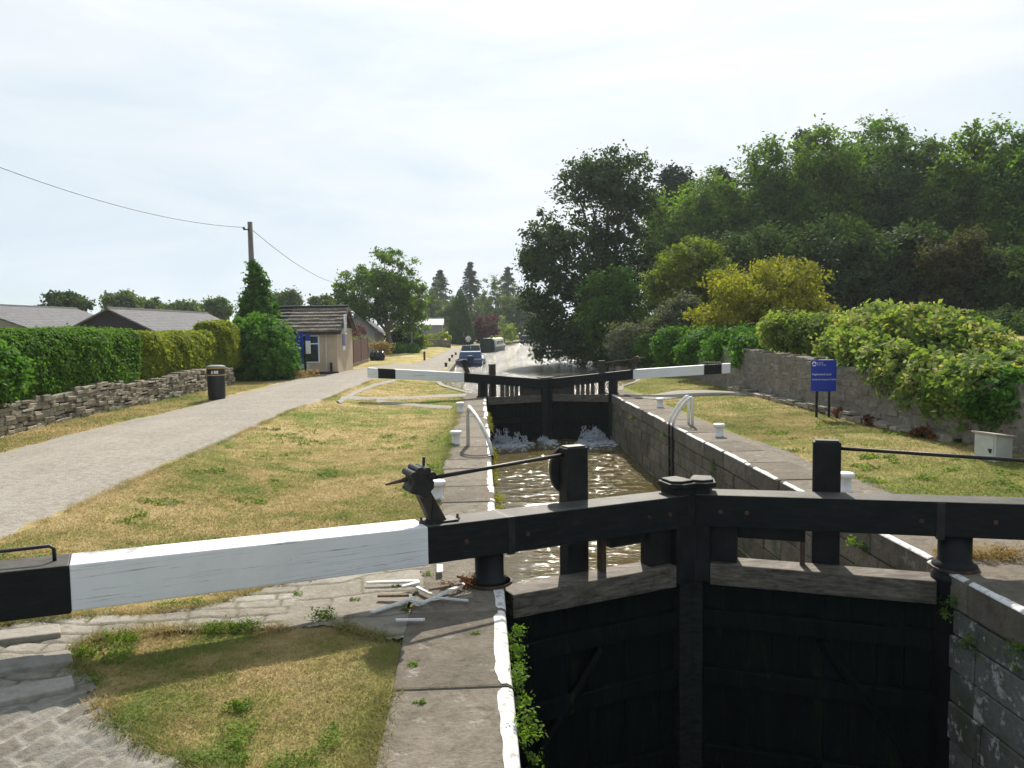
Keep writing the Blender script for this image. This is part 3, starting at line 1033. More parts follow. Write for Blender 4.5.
    m = MB()
    if lower:
        c = [(-0.31, -0.10), (-0.20, -0.19), (-0.02, -0.18), (-0.012, -0.02), (-0.03, 0.16), (-0.27, 0.16)]
        m.prism([T(Lf + a, b, zm + 0.001) for a, b in c], (0, 0, 0.055))
        c2 = [(a * 0.82 - .025, b * 0.82) for a, b in c]
        b0 = len(m.v)
        m.prism([T(Lf + a, b, zm + 0.054) for a, b in c2], (0, 0, 0.03))
        m.build('post_cap', 'beam_black', root, bevel=0.012)
    else:
        bx(m, Lf - 0.27, Lf + .0, -0.16, 0.14, zm + 0.001, zm + 0.06); m.build('post_cap', 'grey_timber', root, bevel=0.012)
    # rail with a walkway top
    if lower:
        m = MB(); bx(m, 0.17, Lf - 0.252, -0.15, 0.16, -0.33, -0.10)
        m.build('walkway_rail', 'grey_timber', root, bevel=0.012)
        m = MB()
        npl = 9
        for i in range(npl):
            a = 0.17 + (Lf - 0.30) * i / npl; b = 0.17 + (Lf - 0.30) * (i + 1) / npl
            bx(m, a + .002, b - .002, 0.0 + .012 * R.random(), 0.11, -4.2, -0.332)
        bx(m, 0.10, Lf - 0.06, 0.112, 0.128, -4.2, -0.34)
        m.build('planking', 'wet_shaded_planks', root, bevel=0.004, seg=1)
        for z in (-0.62, -1.25, -2.1, -3.0):
            m = MB(); bx(m, 0.17, Lf - 0.172, -0.085, -0.001, z - 0.19, z)
            m.build('cross_rail', 'wet_shaded_planks', root, bevel=0.015)
        m = MB()
        a0 = np.array(T(0.25, -0.06, -2.05)); a1 = np.array(T(1.2, -0.06, -0.85))
        m.tube([a0, a1], 0.05, 6); m.build('diagonal_brace', 'wet_shaded_planks', root)
        # board hung below the beam
        m = MB(); beamz = ztop(1.4) - bh
        bx(m, 1.36, Lf - 0.252, 0.02, 0.10, beamz - 0.15, beamz + 0.02)
        m.build('hanging_board', 'black_paint', root, bevel=0.006)
        m = MB(); bx(m, Lf - 0.52, Lf - .251, -0.06, 0.12, -0.101, beamz + .01)
        m.build('knee_block', 'black_paint', root, bevel=0.01)
        # vertical paddle post behind the beam
        if sgn > 0: pu0, pu1 = 0.95, 1.20
        else: pu0, pu1 = 1.02, 1.29
        m = MB(); bx(m, pu0, pu1, 0.172, 0.34, -0.35, 1.17)
        m.build('paddle_post', 'black_paint', root, bevel=0.01)
        m = MB(); bx(m, pu0 + .02, pu1 - .02, 0.19, 0.32, 1.171, 1.185)
        m.build('post_plate', 'black_iron', root)
        m = MB(); bx(m, pu1 + 0.07, pu1 + 0.12, 0.03, 0.13, -0.1, beamz + .01)
        m.build('guide_strut', 'rusty_iron', root, bevel=0.004)
        if sgn > 0:
            m = MB()
            uc, zc = pu0 + 0.08, 0.93
            pts = [T(uc, 0.345, zc + .21)] + [T(uc - 0.17 * math.cos(a), 0.345, zc + 0.25 * math.sin(a)) for a in np.linspace(1.2, -1.45, 14)] + [T(uc, 0.345, zc - 0.27)]
            m.prism(pts, n * 0.035); m.build('quadrant_plate', 'black_iron', root)
        # rack stand on the beam
        us_ = -0.52 if sgn > 0 else -1.45
        zb_ = ztop(us_)
        lean = -0.13
        m = MB()
        ztp = 0.95
        m.hexa([T(us_ - .07, -.06, zb_), T(us_ + .09, -.06, zb_), T(us_ + .09, .06, zb_), T(us_ - .07, .06, zb_), T(us_ - .065 + lean, -.06, ztp), T(us_ + .06 + lean, -.06, ztp), T(us_ + .06 + lean, .06, ztp), T(us_ - .065 + lean, .06, ztp)])
        st = m.build('rack_stand', 'dark_timber', root, bevel=0.008)
        m = MB()
        m.prism([T(us_ - .08, -.075, zb_ + .002), T(us_ + .02, -.075, zb_ + .002), T(us_ - .045, -.075, zb_ + .24)], n * 0.014)
        bx(m, us_ - .12, us_ + .18, -.10, .10, zb_ + .001, zb_ + .018)
        m.build('stand_bracket', 'black_iron', st)
        for du in (-0.15, 0.20):
            m = MB(); m.lathe([(0.022, 0), (0.022, 0.02), (0.012, 0.022), (0.012, 0.05), (0.004, 0.055)], T(us_ + du, -0.02, ztop(us_ + du)), 8)
            m.build('bolt', 'rusty_iron', st)
        # cast gear casing of lobed outline
        ug, zg = us_ + lean - 0.03, 1.04
        c = []
        for k in range(26):
            a = 2 * PI * k / 26
            r = 0.098 + 0.014 * math.cos(5 * a + 0.6) + (0.028 if math.sin(a) < -0.3 else 0)
            c.append((ug + r * math.cos(a), zg + r * 1.05 * math.sin(a)))
        m = MB(); m.prism([T(a, -0.12, b) for a, b in c], n * 0.24)
        gc = m.build('gear_casing', 'black_iron', st, bevel=0.015)
        m = MB()
        for k in range(4):
            a = 0.55 + k * 0.62
            p0 = (ug + 0.105 * math.cos(a), zg + .11 * math.sin(a))
            m.tube([T(p0[0], -0.13, p0[1]), T(p0[0], 0.13, p0[1])], 0.033, 10)
        m.build('roller', 'black_iron', gc, smooth=False)
        m = MB(); m.tube([T(ug + .05, 0, zg + .1), T(ug + .055, 0, zg + .21)], [0.012, 0.014], 8); m.build('locking_pin', 'black_iron', gc)
        zr = 1.06
        m = MB(); m.tube([T(ug - 0.30, 0.02, zr - .03), T(ug - 0.1, 0.02, zr)], [0.008, 0.024], 8); m.build('windlass_spindle', 'rusty_iron', gc)
        m = MB(); m.tube([T(ug + .08, 0.06, zr - 0.025), T(pu0 + .005, 0.25, 1.10)], 0.019, 8)
        m.build('rack_rod', 'black_iron', root, smooth=True)
    else:
        zr_ = -0.02
        m = MB(); bx(m, 0.151, Lf - 0.252, -0.12, 0.10, zr_ - 0.26, zr_)
        m.build('walkway_rail', 'grey_timber', root, bevel=0.012)
        m = MB()
        npl = 11
        for i in range(npl):
            a = 0.151 + (Lf - 0.41) * i / npl; b = 0.151 + (Lf - 0.41) * (i + 1) / npl
            bx(m, a + .004, b - .004, 0.0 + .01 * R.random(), 0.10, -2.6, zr_ - 0.262)
        bx(m, 0.152, Lf - 0.253, 0.112, 0.135, -2.6, zr_ - 0.27)
        m.build('planking', 'wet_shaded_planks', root, bevel=0.004, seg=1)
        for z in (-0.8, -1.35):
            m = MB(); bx(m, 0.151, Lf - 0.252, -0.11, -0.001, z - 0.18, z)
            m.build('cross_rail', 'wet_shaded_planks', root, bevel=0.015)
        # pickets
        pu0, pu1 = (0.36, 0.58)
        for u in (0.74, 0.92, 1.10, 1.28):
            z1 = ztop(u) - bh + 0.004
            m = MB(); bx(m, u - 0.055, u + 0.055, -0.06, 0.06, zr_ - .005, z1); m.build('picket', 'grey_timber', root, bevel=0.006)
        m = MB()
        a, b = 1.42, Lf - 0.252
        m.hexa([T(a, -0.07, zr_ - .004), T(b, -.07, zr_ - .004), T(b, .06, zr_ - .004), T(a, .06, zr_ - .004), T(a, -.07, ztop(a) - bh + .01), T(b, -.07, ztop(b) - bh + .01), T(b, .06, ztop(b) - bh + .01), T(a, .06, ztop(a) - bh + .01)])
        m.build('solid_panel', 'dark_timber', root, bevel=0.01)
        m = MB(); bx(m, pu0, pu1, 0.172, 0.32, -0.6, ztop(pu0) + 0.36 + (0.05 if sgn < 0 else 0)); m.build('paddle_post', 'dark_timber', root, bevel=0.01)
        us_ = -0.55 if sgn > 0 else -0.68
        zb_ = ztop(us_)
        m = MB()
        m.hexa([T(us_ - .07, -.05, zb_), T(us_ + .12, -.05, zb_), T(us_ + .12, .05, zb_), T(us_ - .07, .05, zb_), T(us_ - .20, -.05, zb_ + .3), T(us_ - .06, -.05, zb_ + .3), T(us_ - .06, .05, zb_ + .3), T(us_ - .20, .05, zb_ + .3)])
        st = m.build('rack_stand', 'dark_timber', root, bevel=0.006)
        m = MB(); m.prism([T(us_ - .13 + 0.12 * math.cos(a), -0.1, zb_ + .36 + .11 * math.sin(a)) for a in np.linspace(0, 2 * PI, 12, endpoint=False)], n * 0.2)
        gc = m.build('gear_casing', 'rusty_iron' if sgn < 0 else 'black_iron', st, bevel=0.01)
        m = MB(); m.tube([T(us_ - .42, 0, zb_ + .42), T(us_ - .2, 0, zb_ + .40)], 0.022, 8); m.build('windlass_spindle', 'rusty_iron', gc)
        if sgn < 0:
            m = MB(); m.tube([T(us_ - .05, 0.06, zb_ + .36), T(pu0 + .02, 0.22, ztop(pu0) + 0.32)], 0.022, 8); m.build('rack_rod', 'rusty_iron', root)
    return root


zt_w1 = 0
gate((0.05, 7.33), math.radians(24), 1, 'near left lower gate whose black and white balance beam crosses the lawn in front', True, 4.55, [(-4.6, 0.755), (-3.6, 0.725), (-0.65, 0.655), (0.5, 0.635), (2.5, 0.625)], 2.12, 3)
gate((4.56, 7.40), math.radians(21), -1, 'near right lower gate with an all black beam running off to the right', True, 4.6, [(-4.6, 0.85), (-3.6, 0.80), (-0.65, 0.70), (0.5, 0.65), (2.5, 0.625)], 2.38, 4)
for o in list(bpy.data.objects):
    if o.name.startswith('white_beam_section') and o.parent and 'near right' in o.parent['label']:
        o.data.materials[0] = MATS['beam_black']; o.name = 'beam_middle'
gate((0.05, 27.35), math.radians(21), 1, 'far left upper gate, white beam with a black band over the lawn by the towpath', False, 3.95, [(-4, 1.14), (-0.7, 0.86), (0, 0.79), (2.5, 0.50)], 2.28, 6)
gate((4.62, 27.55), math.radians(21), -1, 'far right upper gate, white beam with a black band in front of the hedge', False, 3.95, [(-4, 1.09), (-0.7, 0.86), (0, 0.79), (2.5, 0.50)], 2.28, 9)

# water boiling up from the gate paddles
def spray(c, w, hmax, nn, seed):
    r2 = np.random.default_rng(seed)
    m = MB()
    for i in range(nn):
        x, y, hh = c[0] + r2.uniform(-w, w), c[1] + r2.uniform(-0.2, 0.2), r2.uniform(0.4, 1.0) * hmax
        lean = r2.normal(size=2) * 0.10
        for k in range(80):
            t = r2.random() ** 1.1
            rad = 0.010 + 0.030 * (1 - t) * r2.random()
            sp = 0.02 + 0.12 * (1 - t) ** 1.5 + 0.03 * t
            q = r2.normal(size=2) * sp
            m.blob((x + q[0] + lean[0] * t, y + q[1] + lean[1] * t, -1.66 + hh * t), (rad, rad, rad * 2.2), i * 90 + k, 6, 4, 0.3)
    for k in range(nn * 60):
        x = c[0] + r2.normal() * w * 0.75; y = c[1] - abs(r2.normal()) * 0.6 + 0.25
        q = 0.012 + 0.04 * r2.random() ** 2
        m.blob((x, y, -1.60), (q * 1.8, q, 0.018), k, 6, 4, 0.3)
    return tag(m.build('water_spray', 'foam', smooth=True), 'white water boiling up below the far gate', 'water spray', kind='stuff')


spray((0.95, 27.0), 0.42, 0.62, 9, 1)
spray((3.95, 27.2), 0.42, 0.66, 10, 2)
spray((2.35, 27.5), 0.18, 0.30, 2, 3)

# ------------------------------------------------------------------ lockside furniture
bol_labels = [(437, 499, 'largest white bollard, just behind the near left gear stand'),
              (456, 443.5, 'white bollard on the left coping nearest the worn ladder hoop'),
              (460, 411.5, 'white bollard on the left beside the far gate and the tread stones'),
              (660, 407, 'small white bollard on the right beyond the white ladder hoop'),
              (719, 436, 'white bollard on the right paving in front of the blue sign'),
              (845, 491, 'white bollard half hidden behind the near right paddle post')]
first = None
for px, py, lab in bol_labels:
    p = G(px, py)
    if first is None:
        m = MB()
        m.lathe([(0.105, -0.03), (0.10, 0.02), (0.085, 0.05), (0.085, 0.17), (0.10, 0.195), (0.125, 0.205), (0.13, 0.225), (0.128, 0.25), (0.11, 0.266), (0.05, 0.272)], (0, 0, 0), 24)
        first = m.build('bollard', 'white_paint', smooth=True)
        o = first
    else:
        o = first.copy(); COL.objects.link(o)
    o.location = (p[0], p[1], max(0.0, p[2]))
    tag(o, lab, 'bollard', 'white mooring bollards along the lock')


def ladder_hoop(x, y, sgn, label, mat, zdepth, hh, back, slant, dy2):
    root = thing('escape_ladder', label, 'ladder', (x, y, 0))
    for k, dy in enumerate((-dy2, dy2)):
        pts = [(sgn * back, dy + slant, -0.02), (sgn * back, dy + slant, hh * .6), (sgn * (back - .01), dy + slant * .98, hh * .93)]
        for t in np.linspace(0.06, 1, 12):
            a = PI * 0.5 * t
            pts.append((sgn * (back - .02 - (back + .03) * (1 - math.cos(a)) ** .75), dy + slant * (1 - 1.6 * t), hh * math.cos(a) ** .7 if t < 1 else 0.0))
        m = MB(); m.tube(pts, 0.034, 8); m.build('hoop_rail', mat, root, smooth=True)
        m = MB(); m.tube([(-sgn * .05, dy - slant * .6, 0.0), (-sgn * .05, dy - slant * .6, zdepth)], 0.026, 8); m.build('stile', 'black_iron', root)
    for z in np.arange(-0.25, zdepth, -0.27):
        m = MB(); m.tube([(-sgn * .05, -dy2 - slant * .6, z), (-sgn * .05, dy2 - slant * .6, z)], 0.014, 6)
        m.build('rung', 'black_iron', root)
    return root


ladder_hoop(LX - 0.03, 15.3, -1, 'bent ladder hoop with rusty stained paint on the left coping', 'aged_white_metal', -2.6, 0.80, 0.42, 0.75, 0.12)
ladder_hoop(RX + 0.03, 18.7, 1, 'white ladder hoop with black rungs going down the right wall', 'white_paint', -2.6, 0.68, 0.42, 0.0, 0.17)

# litter bin
p = G(217, 399)
root = thing('litter_bin', 'black round litter bin with gold bands on the verge', 'litter bin', p)
m = MB(); m.lathe([(0.255, -0.05), (0.26, 0.05), (0.268, 0.10), (0.275, 0.76), (0.27, 0.775)], n=26); m.build('bin_body', 'bin_body', root, smooth=True)
m = MB(); m.lathe([(0.272, 0.776), (0.285, 0.785), (0.285, 0.98), (0.275, 0.99)], n=26); m.build('bin_hood', 'bin_body', root, smooth=True)
for z in (0.76, 0.985):
    m = MB(); m.lathe([(0.287, z), (0.290, z + 0.005), (0.290, z + 0.03), (0.287, z + 0.035)], n=26); m.build('gold_band', 'gold_band', root)
m = MB(); m.lathe([(0.29, 1.021), (0.30, 1.03), (0.295, 1.055), (0.20, 1.085), (0.05, 1.095)], n=26); m.build('bin_lid', 'grey_post', root, smooth=True)
m = MB()
for (a, b, z0, z1) in ((-0.12, -0.055, 0.83, 0.86), (-0.105, -0.07, 0.86, 0.90), (-0.095, -0.08, .90, .93), (-0.03, 0.03, 0.83, 0.92), (0.045, 0.10, 0.83, 0.92)):
    m.box(a + .06, b + .06, -0.296, -0.284 + .01, z0, z1)
m.build('white_symbol', 'sign_white', root)

# blue sign
p = G(823, 417)
root = thing('lock_sign', 'blue name board with white lettering on two black posts before the stone wall', 'sign', p)
root.rotation_euler = (0, 0, math.radians(-9))
for dx in (-0.155, 0.135):
    m = MB(); m.box(dx - .025, dx + .025, -.025, .025, -0.1, 1.30); m.build('post', 'black_paint', root, bevel=0.004)
m = MB(); m.box(-0.305, 0.285, -0.05, -0.027, 0.63, 1.385); bd = m.build('sign_board', 'sign_blue', root, bevel=0.004)


def text(body, size, x, z, parent, y=-0.0525, mat='sign_white', rot=(PI / 2, 0, 0)):
    cu = bpy.data.curves.new('lettering', 'FONT')
    cu.body = body; cu.size = size; cu.extrude = 0.0008
    cu.materials.append(MATS[mat])
    tmp = bpy.data.objects.new('lettering_curve', cu); COL.objects.link(tmp)
    me = bpy.data.meshes.new_from_object(tmp.evaluated_get(bpy.context.evaluated_depsgraph_get()))
    bpy.data.objects.remove(tmp); me.materials.clear(); me.materials.append(MATS[mat])
    o = bpy.data.objects.new('lettering', me); COL.objects.link(o)
    o.parent = parent; o.location = (x, y, z); o.rotation_euler = rot
    return o


text('Higherland Lock', 0.068, -0.28, 1.02, bd)
text('Leeds & Liverpool Canal', 0.056, -0.28, 0.90, bd)
text('Canal &', 0.045, -0.175, 1.305, bd)
text('River Trust', 0.045, -0.175, 1.255, bd)
m = MB()
arc = [(-0.235 + 0.05 * math.cos(a), -0.0525, 1.305 + 0.05 * math.sin(a)) for a in np.linspace(-0.5, 3.6, 16)] + [(-0.235 + 0.026 * math.cos(a), -0.0525, 1.297 + 0.026 * math.sin(a)) for a in np.linspace(3.6, -0.5, 16)]
m.prism(arc, (0, 0.002, 0))
m.prism([(-0.28, -0.0525, 1.262), (-0.19, -0.0525, 1.262), (-0.20, -0.0525, 1.245), (-0.235, -.0525, 1.232), (-0.27, -0.0525, 1.245)], (0, 0.002, 0))
m.build('emblem', 'sign_white', bd)

# grey-green cabinet by the wall
p = G(992, 458.5)
root = thing('utility_cabinet', 'small pale cabinet with a sloping lid standing by the right wall', 'cabinet', p)
root.rotation_euler = (0, 0, math.radians(-74))
m = MB(); m.hexa([(-.20, -.16, -.05), (.20, -.16, -.05), (.20, .2, -.05), (-.20, .2, -.05), (-.20, -.16, .42), (.20, -.16, .42), (.20, .2, .36), (-.20, .2, .36)]); m.build('cabinet_body', 'grey_box', root, bevel=0.006)
m = MB(); m.hexa([(-.235, -.20, .422), (.235, -.20, .422), (.235, .24, .362), (-.235, .24, .362), (-.235, -.20, .447), (.235, -.20, .447), (.235, .24, .387), (-.235, .24, .387)]); m.build('lid', 'box_lid', root, bevel=0.004)
m = MB(); m.box(-.165, .165, -.172, -.161, .03, .39); dr = m.build('door', 'grey_box', root, bevel=0.003)
m = MB(); m.box(.08, .14, -.19, -.173, .16, .185); m.box(.10, .13, -.192, -.173, .12, .16); m.build('latch', 'black_iron', dr)
# debris battens
sticks = [((368, 586), (417, 585), 0.035, 'batten_white', 'long white splinter lying farthest left of the broken timber'),
          ((416, 590), (437, 601), 0.03, 'batten_white', 'short curved white splinter touching the crossed battens'),
          ((437, 601), (467, 604), 0.025, 'batten_white', 'thin white splinter pointing towards the coping'),
          ((371, 616), (416, 602), 0.04, 'batten_white', 'broad white batten lying askew nearest the lawn'),
          ((418, 609), (465, 588), 0.035, 'batten_white', 'longest pale batten pointing at the heel post'),
          ((379, 600), (408, 600.5), 0.045, 'batten_brown', 'dark brown offcut beside the askew white batten'),
          ((394, 624.5), (426, 624.5), 0.03, 'batten_white', 'white splinter lying alone in the shade of the beam'),
          ((440, 569), (440, 577), 0.06, 'batten_white', 'short stubby white offcut near the beam'),
          ((458, 581), (489, 588), 0.035, 'batten_brown', 'brown stick leaning against the heel post foot'),
          ((402, 592), (420, 588), 0.04, 'batten_white', 'small white chip between two splinters'),
          ((411, 606), (425, 610), 0.035, 'batten_white', 'small white chip under the longest batten'),
          ((430, 595), (460, 590), 0.03, 'batten_brown', 'greyish brown strip behind the longest batten')]
for i, (a, b, w, mt, lab) in enumerate(sticks):
    p, q = G(*a), G(*b)
    base = max(0.014, p[2] + 0.02)
    d = q - p; L = np.linalg.norm(d[:2]); d = d / L
    nn = np.array([-d[1], d[0], 0])
    t = 0.012 + 0.01 * R.random()
    o = MB()
    jag = [R.uniform(-.02, .02) for _ in range(4)]
    z0 = [0.0, 0.012 * R.random(), 0.012 * R.random(), 0]
    cs = [(-nn * w / 2) + d * jag[0], d * L - nn * w / 2 + d * jag[1], d * L + nn * w / 2 + d * jag[2], nn * w / 2 + d * jag[3]]
    o.hexa([(c[0], c[1], z) for c, z in zip(cs, z0)] + [(c[0], c[1], z + t) for c, z in zip(cs, z0)])
    ob = o.build('broken_batten', mt, loc=(p[0], p[1], base + 0.002 * i))
    tag(ob, lab, 'timber scrap', 'broken timber scraps beside the gate')

# ------------------------------------------------------------------ foliage machinery


def leaf_quads(C, size, aspect=0.62, up=0.35, seed=0, outward=None):
    r2 = np.random.default_rng(seed)
    n = len(C)
    nr = r2.normal(size=(n, 3)) * (1.0 if outward is None else 0.6); nr[:, 2] = np.abs(nr[:, 2]) + up
    if outward is not None:
        nr = nr + outward * 1.1
    nr /= np.linalg.norm(nr, axis=1, keepdims=True)
    a = np.cross(nr, r2.normal(size=(n, 3))); a /= np.linalg.norm(a, axis=1, keepdims=True) + 1e-9
    b = np.cross(nr, a)
    s = size * r2.uniform(0.6, 1.25, n)[:, None]
    L = a * s; Wd = b * s * aspect
    droop = np.array([0, 0, -0.12]) * s
    V = np.stack([C - L * 0.5, C - Wd * 0.5 + L * 0.05, C + L * 0.5 + droop, C + Wd * 0.5 + L * 0.05], 1).reshape(-1, 3)
    Q = np.arange(n * 4).reshape(-1, 4)
    return V, Q


def lobe_leaves(lobes, n_leaf, clump_r, per, seed, shell=0.75, gap=0.0, flat=1.0):
    """leaf centres in small clumps spread over the shells of ellipsoid lobes"""
    r2 = np.random.default_rng(seed)
    ar = np.array([(l[3] * l[4] + l[3] * l[5] + l[4] * l[5]) for l in lobes]); ar /= ar.sum()
    nc = max(6, int(n_leaf / per))
    pick = r2.choice(len(lobes), nc, p=ar)
    Lb = np.array(lobes)[pick]
    d = r2.normal(size=(nc, 3)); d /= np.linalg.norm(d, axis=1, keepdims=True)
    rad = np.where(r2.random(nc) < shell, r2.uniform(0.74, 1.16, nc), r2.uniform(0.35, 0.8, nc))
    cc = Lb[:, :3] + d * Lb[:, 3:6] * rad[:, None]
    if gap:
        f = vn(cc[:, 0] + 1.7 * cc[:, 2], cc[:, 1] - 1.3 * cc[:, 2], 0.9 / max(clump_r * 2.2, .2))
        k = f > gap
        cc, d = cc[k], d[k]; nc = len(cc)
    cr = clump_r * r2.uniform(0.6, 1.35, nc)
    d = d * 0.7 + r2.normal(size=(nc, 3)) * 0.75
    pts = np.repeat(cc, per, 0) + r2.normal(size=(nc * per, 3)) * np.repeat(cr, per)[:, None] * np.array([0.55, 0.55, 0.42 * flat])
    return pts, np.repeat(d, per, 0)


HAZE = 0.00032
DENS, LEAFS = 2.6, 1.22


def foliage(name, lobes, mat, n_leaf, leaf, clump, seed, parent, per=30, shell=0.75, gap=0.25, zmin=None, aspect=0.62, up=0.35, out=True):
    if n_leaf >= 2500: n_leaf, leaf = int(n_leaf * DENS), leaf * LEAFS
    P_, D_ = lobe_leaves(lobes, n_leaf, clump, per, seed, shell, gap)
    if zmin is not None:
        k = P_[:, 2] > zmin
        P_, D_ = P_[k], D_[k]
    V, Q = leaf_quads(P_, leaf, aspect, up, seed + 1, D_ if out else None)
    return link(name, np_mesh(name, V, Q), mat, parent)


def limbs(mb, base, lobes, r0, seed, fork=0.35, n=7):
    rr = random.Random(seed)
    base = np.array(base, float)
    cz = sum(l[2] for l in lobes) / len(lobes)
    top = max(l[2] for l in lobes)
    cx = sum(l[0] for l in lobes) / len(lobes); cy = sum(l[1] for l in lobes) / len(lobes)
    fk = np.array([base[0] * .7 + cx * .3, base[1] * .7 + cy * .3, base[2] + (top - base[2]) * fork])
    mid = (base + fk) / 2 + np.array([rr.uniform(-.1, .1), rr.uniform(-.1, .1), 0])
    mb.tube([base - np.array([0, 0, .2]), base + np.array([0, 0, 0.1]), mid, fk], [r0 * 1.35, r0 * 1.1, r0 * 0.9, r0 * 0.78], n)
    for l in lobes:
        tip = np.array(l[:3]) + np.array([rr.uniform(-.3, .3) * l[3], rr.uniform(-.3, .3) * l[4], 0.35 * l[5]])
        s = fk + (base - fk) * rr.uniform(0, 0.15)
        m1 = s + (tip - s) * 0.45 + np.array([rr.uniform(-.2, .2), rr.uniform(-.2, .2), 0.15 * abs(tip[2] - s[2])])
        mb.tube([s, m1, tip], [r0 * 0.55, r0 * 0.32, r0 * 0.08], 5)
    return fk


def crown_lobes(c, rx, ry, rz, k, seed, scale=0.40):
    r2 = np.random.default_rng(seed)
    out = []
    k = int(k * 1.6)
    for i in range(k):
        a = i * 2.39996 + r2.random() * 0.9
        z = -0.85 + 1.8 * (i + 0.5) / k
        q = math.sqrt(max(0.0, 1 - min(1, abs(z)) ** 2.2))
        rr_ = q * r2.uniform(0.42, 0.80)
        s = scale * r2.uniform(0.62, 1.2) * (0.75 + 0.25 * q)
        out.append((c[0] + rx * rr_ * math.cos(a), c[1] + ry * rr_ * math.sin(a), c[2] + rz * z * r2.uniform(0.70, 0.86), rx * s, ry * s, rz * s * r2.uniform(0.65, 1.0)))
    out.append((c[0], c[1], c[2] - rz * .1, rx * .45, ry * .45, rz * .55))
    return out


def tree(px, hw, ptop, pbot, Y, label, mat, seed, n_leaf=11000, leaf=0.24, clump=0.55, name='broadleaf_tree', base=None, k=11, r0=0.22, bark='bark', gap=0.28, group=None, shell=0.72, depth=1.0, cat='tree', up=.35):
    c = AY(px, (ptop + pbot) / 2, Y)
    rx = hw * Y / F; rz = (pbot - ptop) / 2 * Y / F
    bx_, by_ = (c[0], Y) if base is None else base
    gz = float(hgt(bx_, by_))
    root = thing(name, label, cat, (bx_, by_, gz), group)
    lc = (c[0] - bx_, Y - by_, c[2] - gz)
    lob = crown_lobes(lc, rx, rx * depth, rz, k, seed)
    foliage('crown', lob, mat, n_leaf, leaf, clump, seed, root, gap=gap, zmin=0.05, shell=shell, up=up)
    m = MB(); limbs(m, (0, 0, 0), lob, r0, seed); m.build('trunk', bark, root, smooth=True)
    return root, lob


def conifer(px, hw, ptop, pbot, Y, label, seed, n=5000, leaf=0.3, mat='leaf_conifer', dense=False, cat='tree', name='conifer_tree', droop=0.25, group=None):
    c = AY(px, ptop, Y)
    gz = float(hgt(c[0], Y))
    b = AY(px, pbot, Y)[2] - gz
    top = c[2] - gz
    r = hw * Y / F
    root = thing(name, label, cat, (c[0], Y, gz), group)
    r2 = np.random.default_rng(seed)
    if dense:
        n = n * 2; t = 1 - np.sqrt(r2.random(n)); th = r2.random(n) * 6.283
        prof = (1 - t) ** 0.62 * np.minimum(1, 0.75 + t * 3)
        rad = r * prof * (0.85 + 0.2 * r2.random(n)) * (1 + 0.10 * np.sin(th * 5 + t * 9))
        P_ = np.stack([rad * np.cos(th), rad * np.sin(th), b + (top - b) * t], 1)
    else:
        tiers = int(max(9, (top - b) / 0.55)); n = n * 3
        P_ = []
        for i in range(tiers):
            t = (i + 0.5) / tiers
            rr_ = r * 1.35 * (1 - t) ** 0.8 * (0.8 + 0.35 * r2.random()) + 0.12
            nb = r2.integers(7, 11)
            for j in range(nb):
                th = r2.random() * 6.283; L = rr_ * r2.uniform(0.65, 1.15)
                kk = int(n / tiers / nb)
                s = np.sqrt(r2.random(kk))
                z = b + (top - b) * t - droop * L * s ** 1.5 + r2.normal(size=kk) * 0.10
                P_.append(np.stack([L * s * math.cos(th) + r2.normal(size=kk) * 0.18, L * s * math.sin(th) + r2.normal(size=kk) * .18, z], 1))
        P_ = np.concatenate(P_)
    d = P_ * np.array([1, 1, 0.0]); d /= np.linalg.norm(d, axis=1, keepdims=True) + 1e-6
    V, Q = leaf_quads(P_, leaf, 0.5, 0.2, seed, d)
    link('crown', np_mesh('crown', V, Q), mat, root)
    m = MB(); m.tube([(0, 0, -.2), (0, 0, top * 0.5), (0, 0, top)], [r * 0.12 + .08, r * 0.07 + .04, 0.02], 7); m.build('trunk', 'bark', root)
    return root


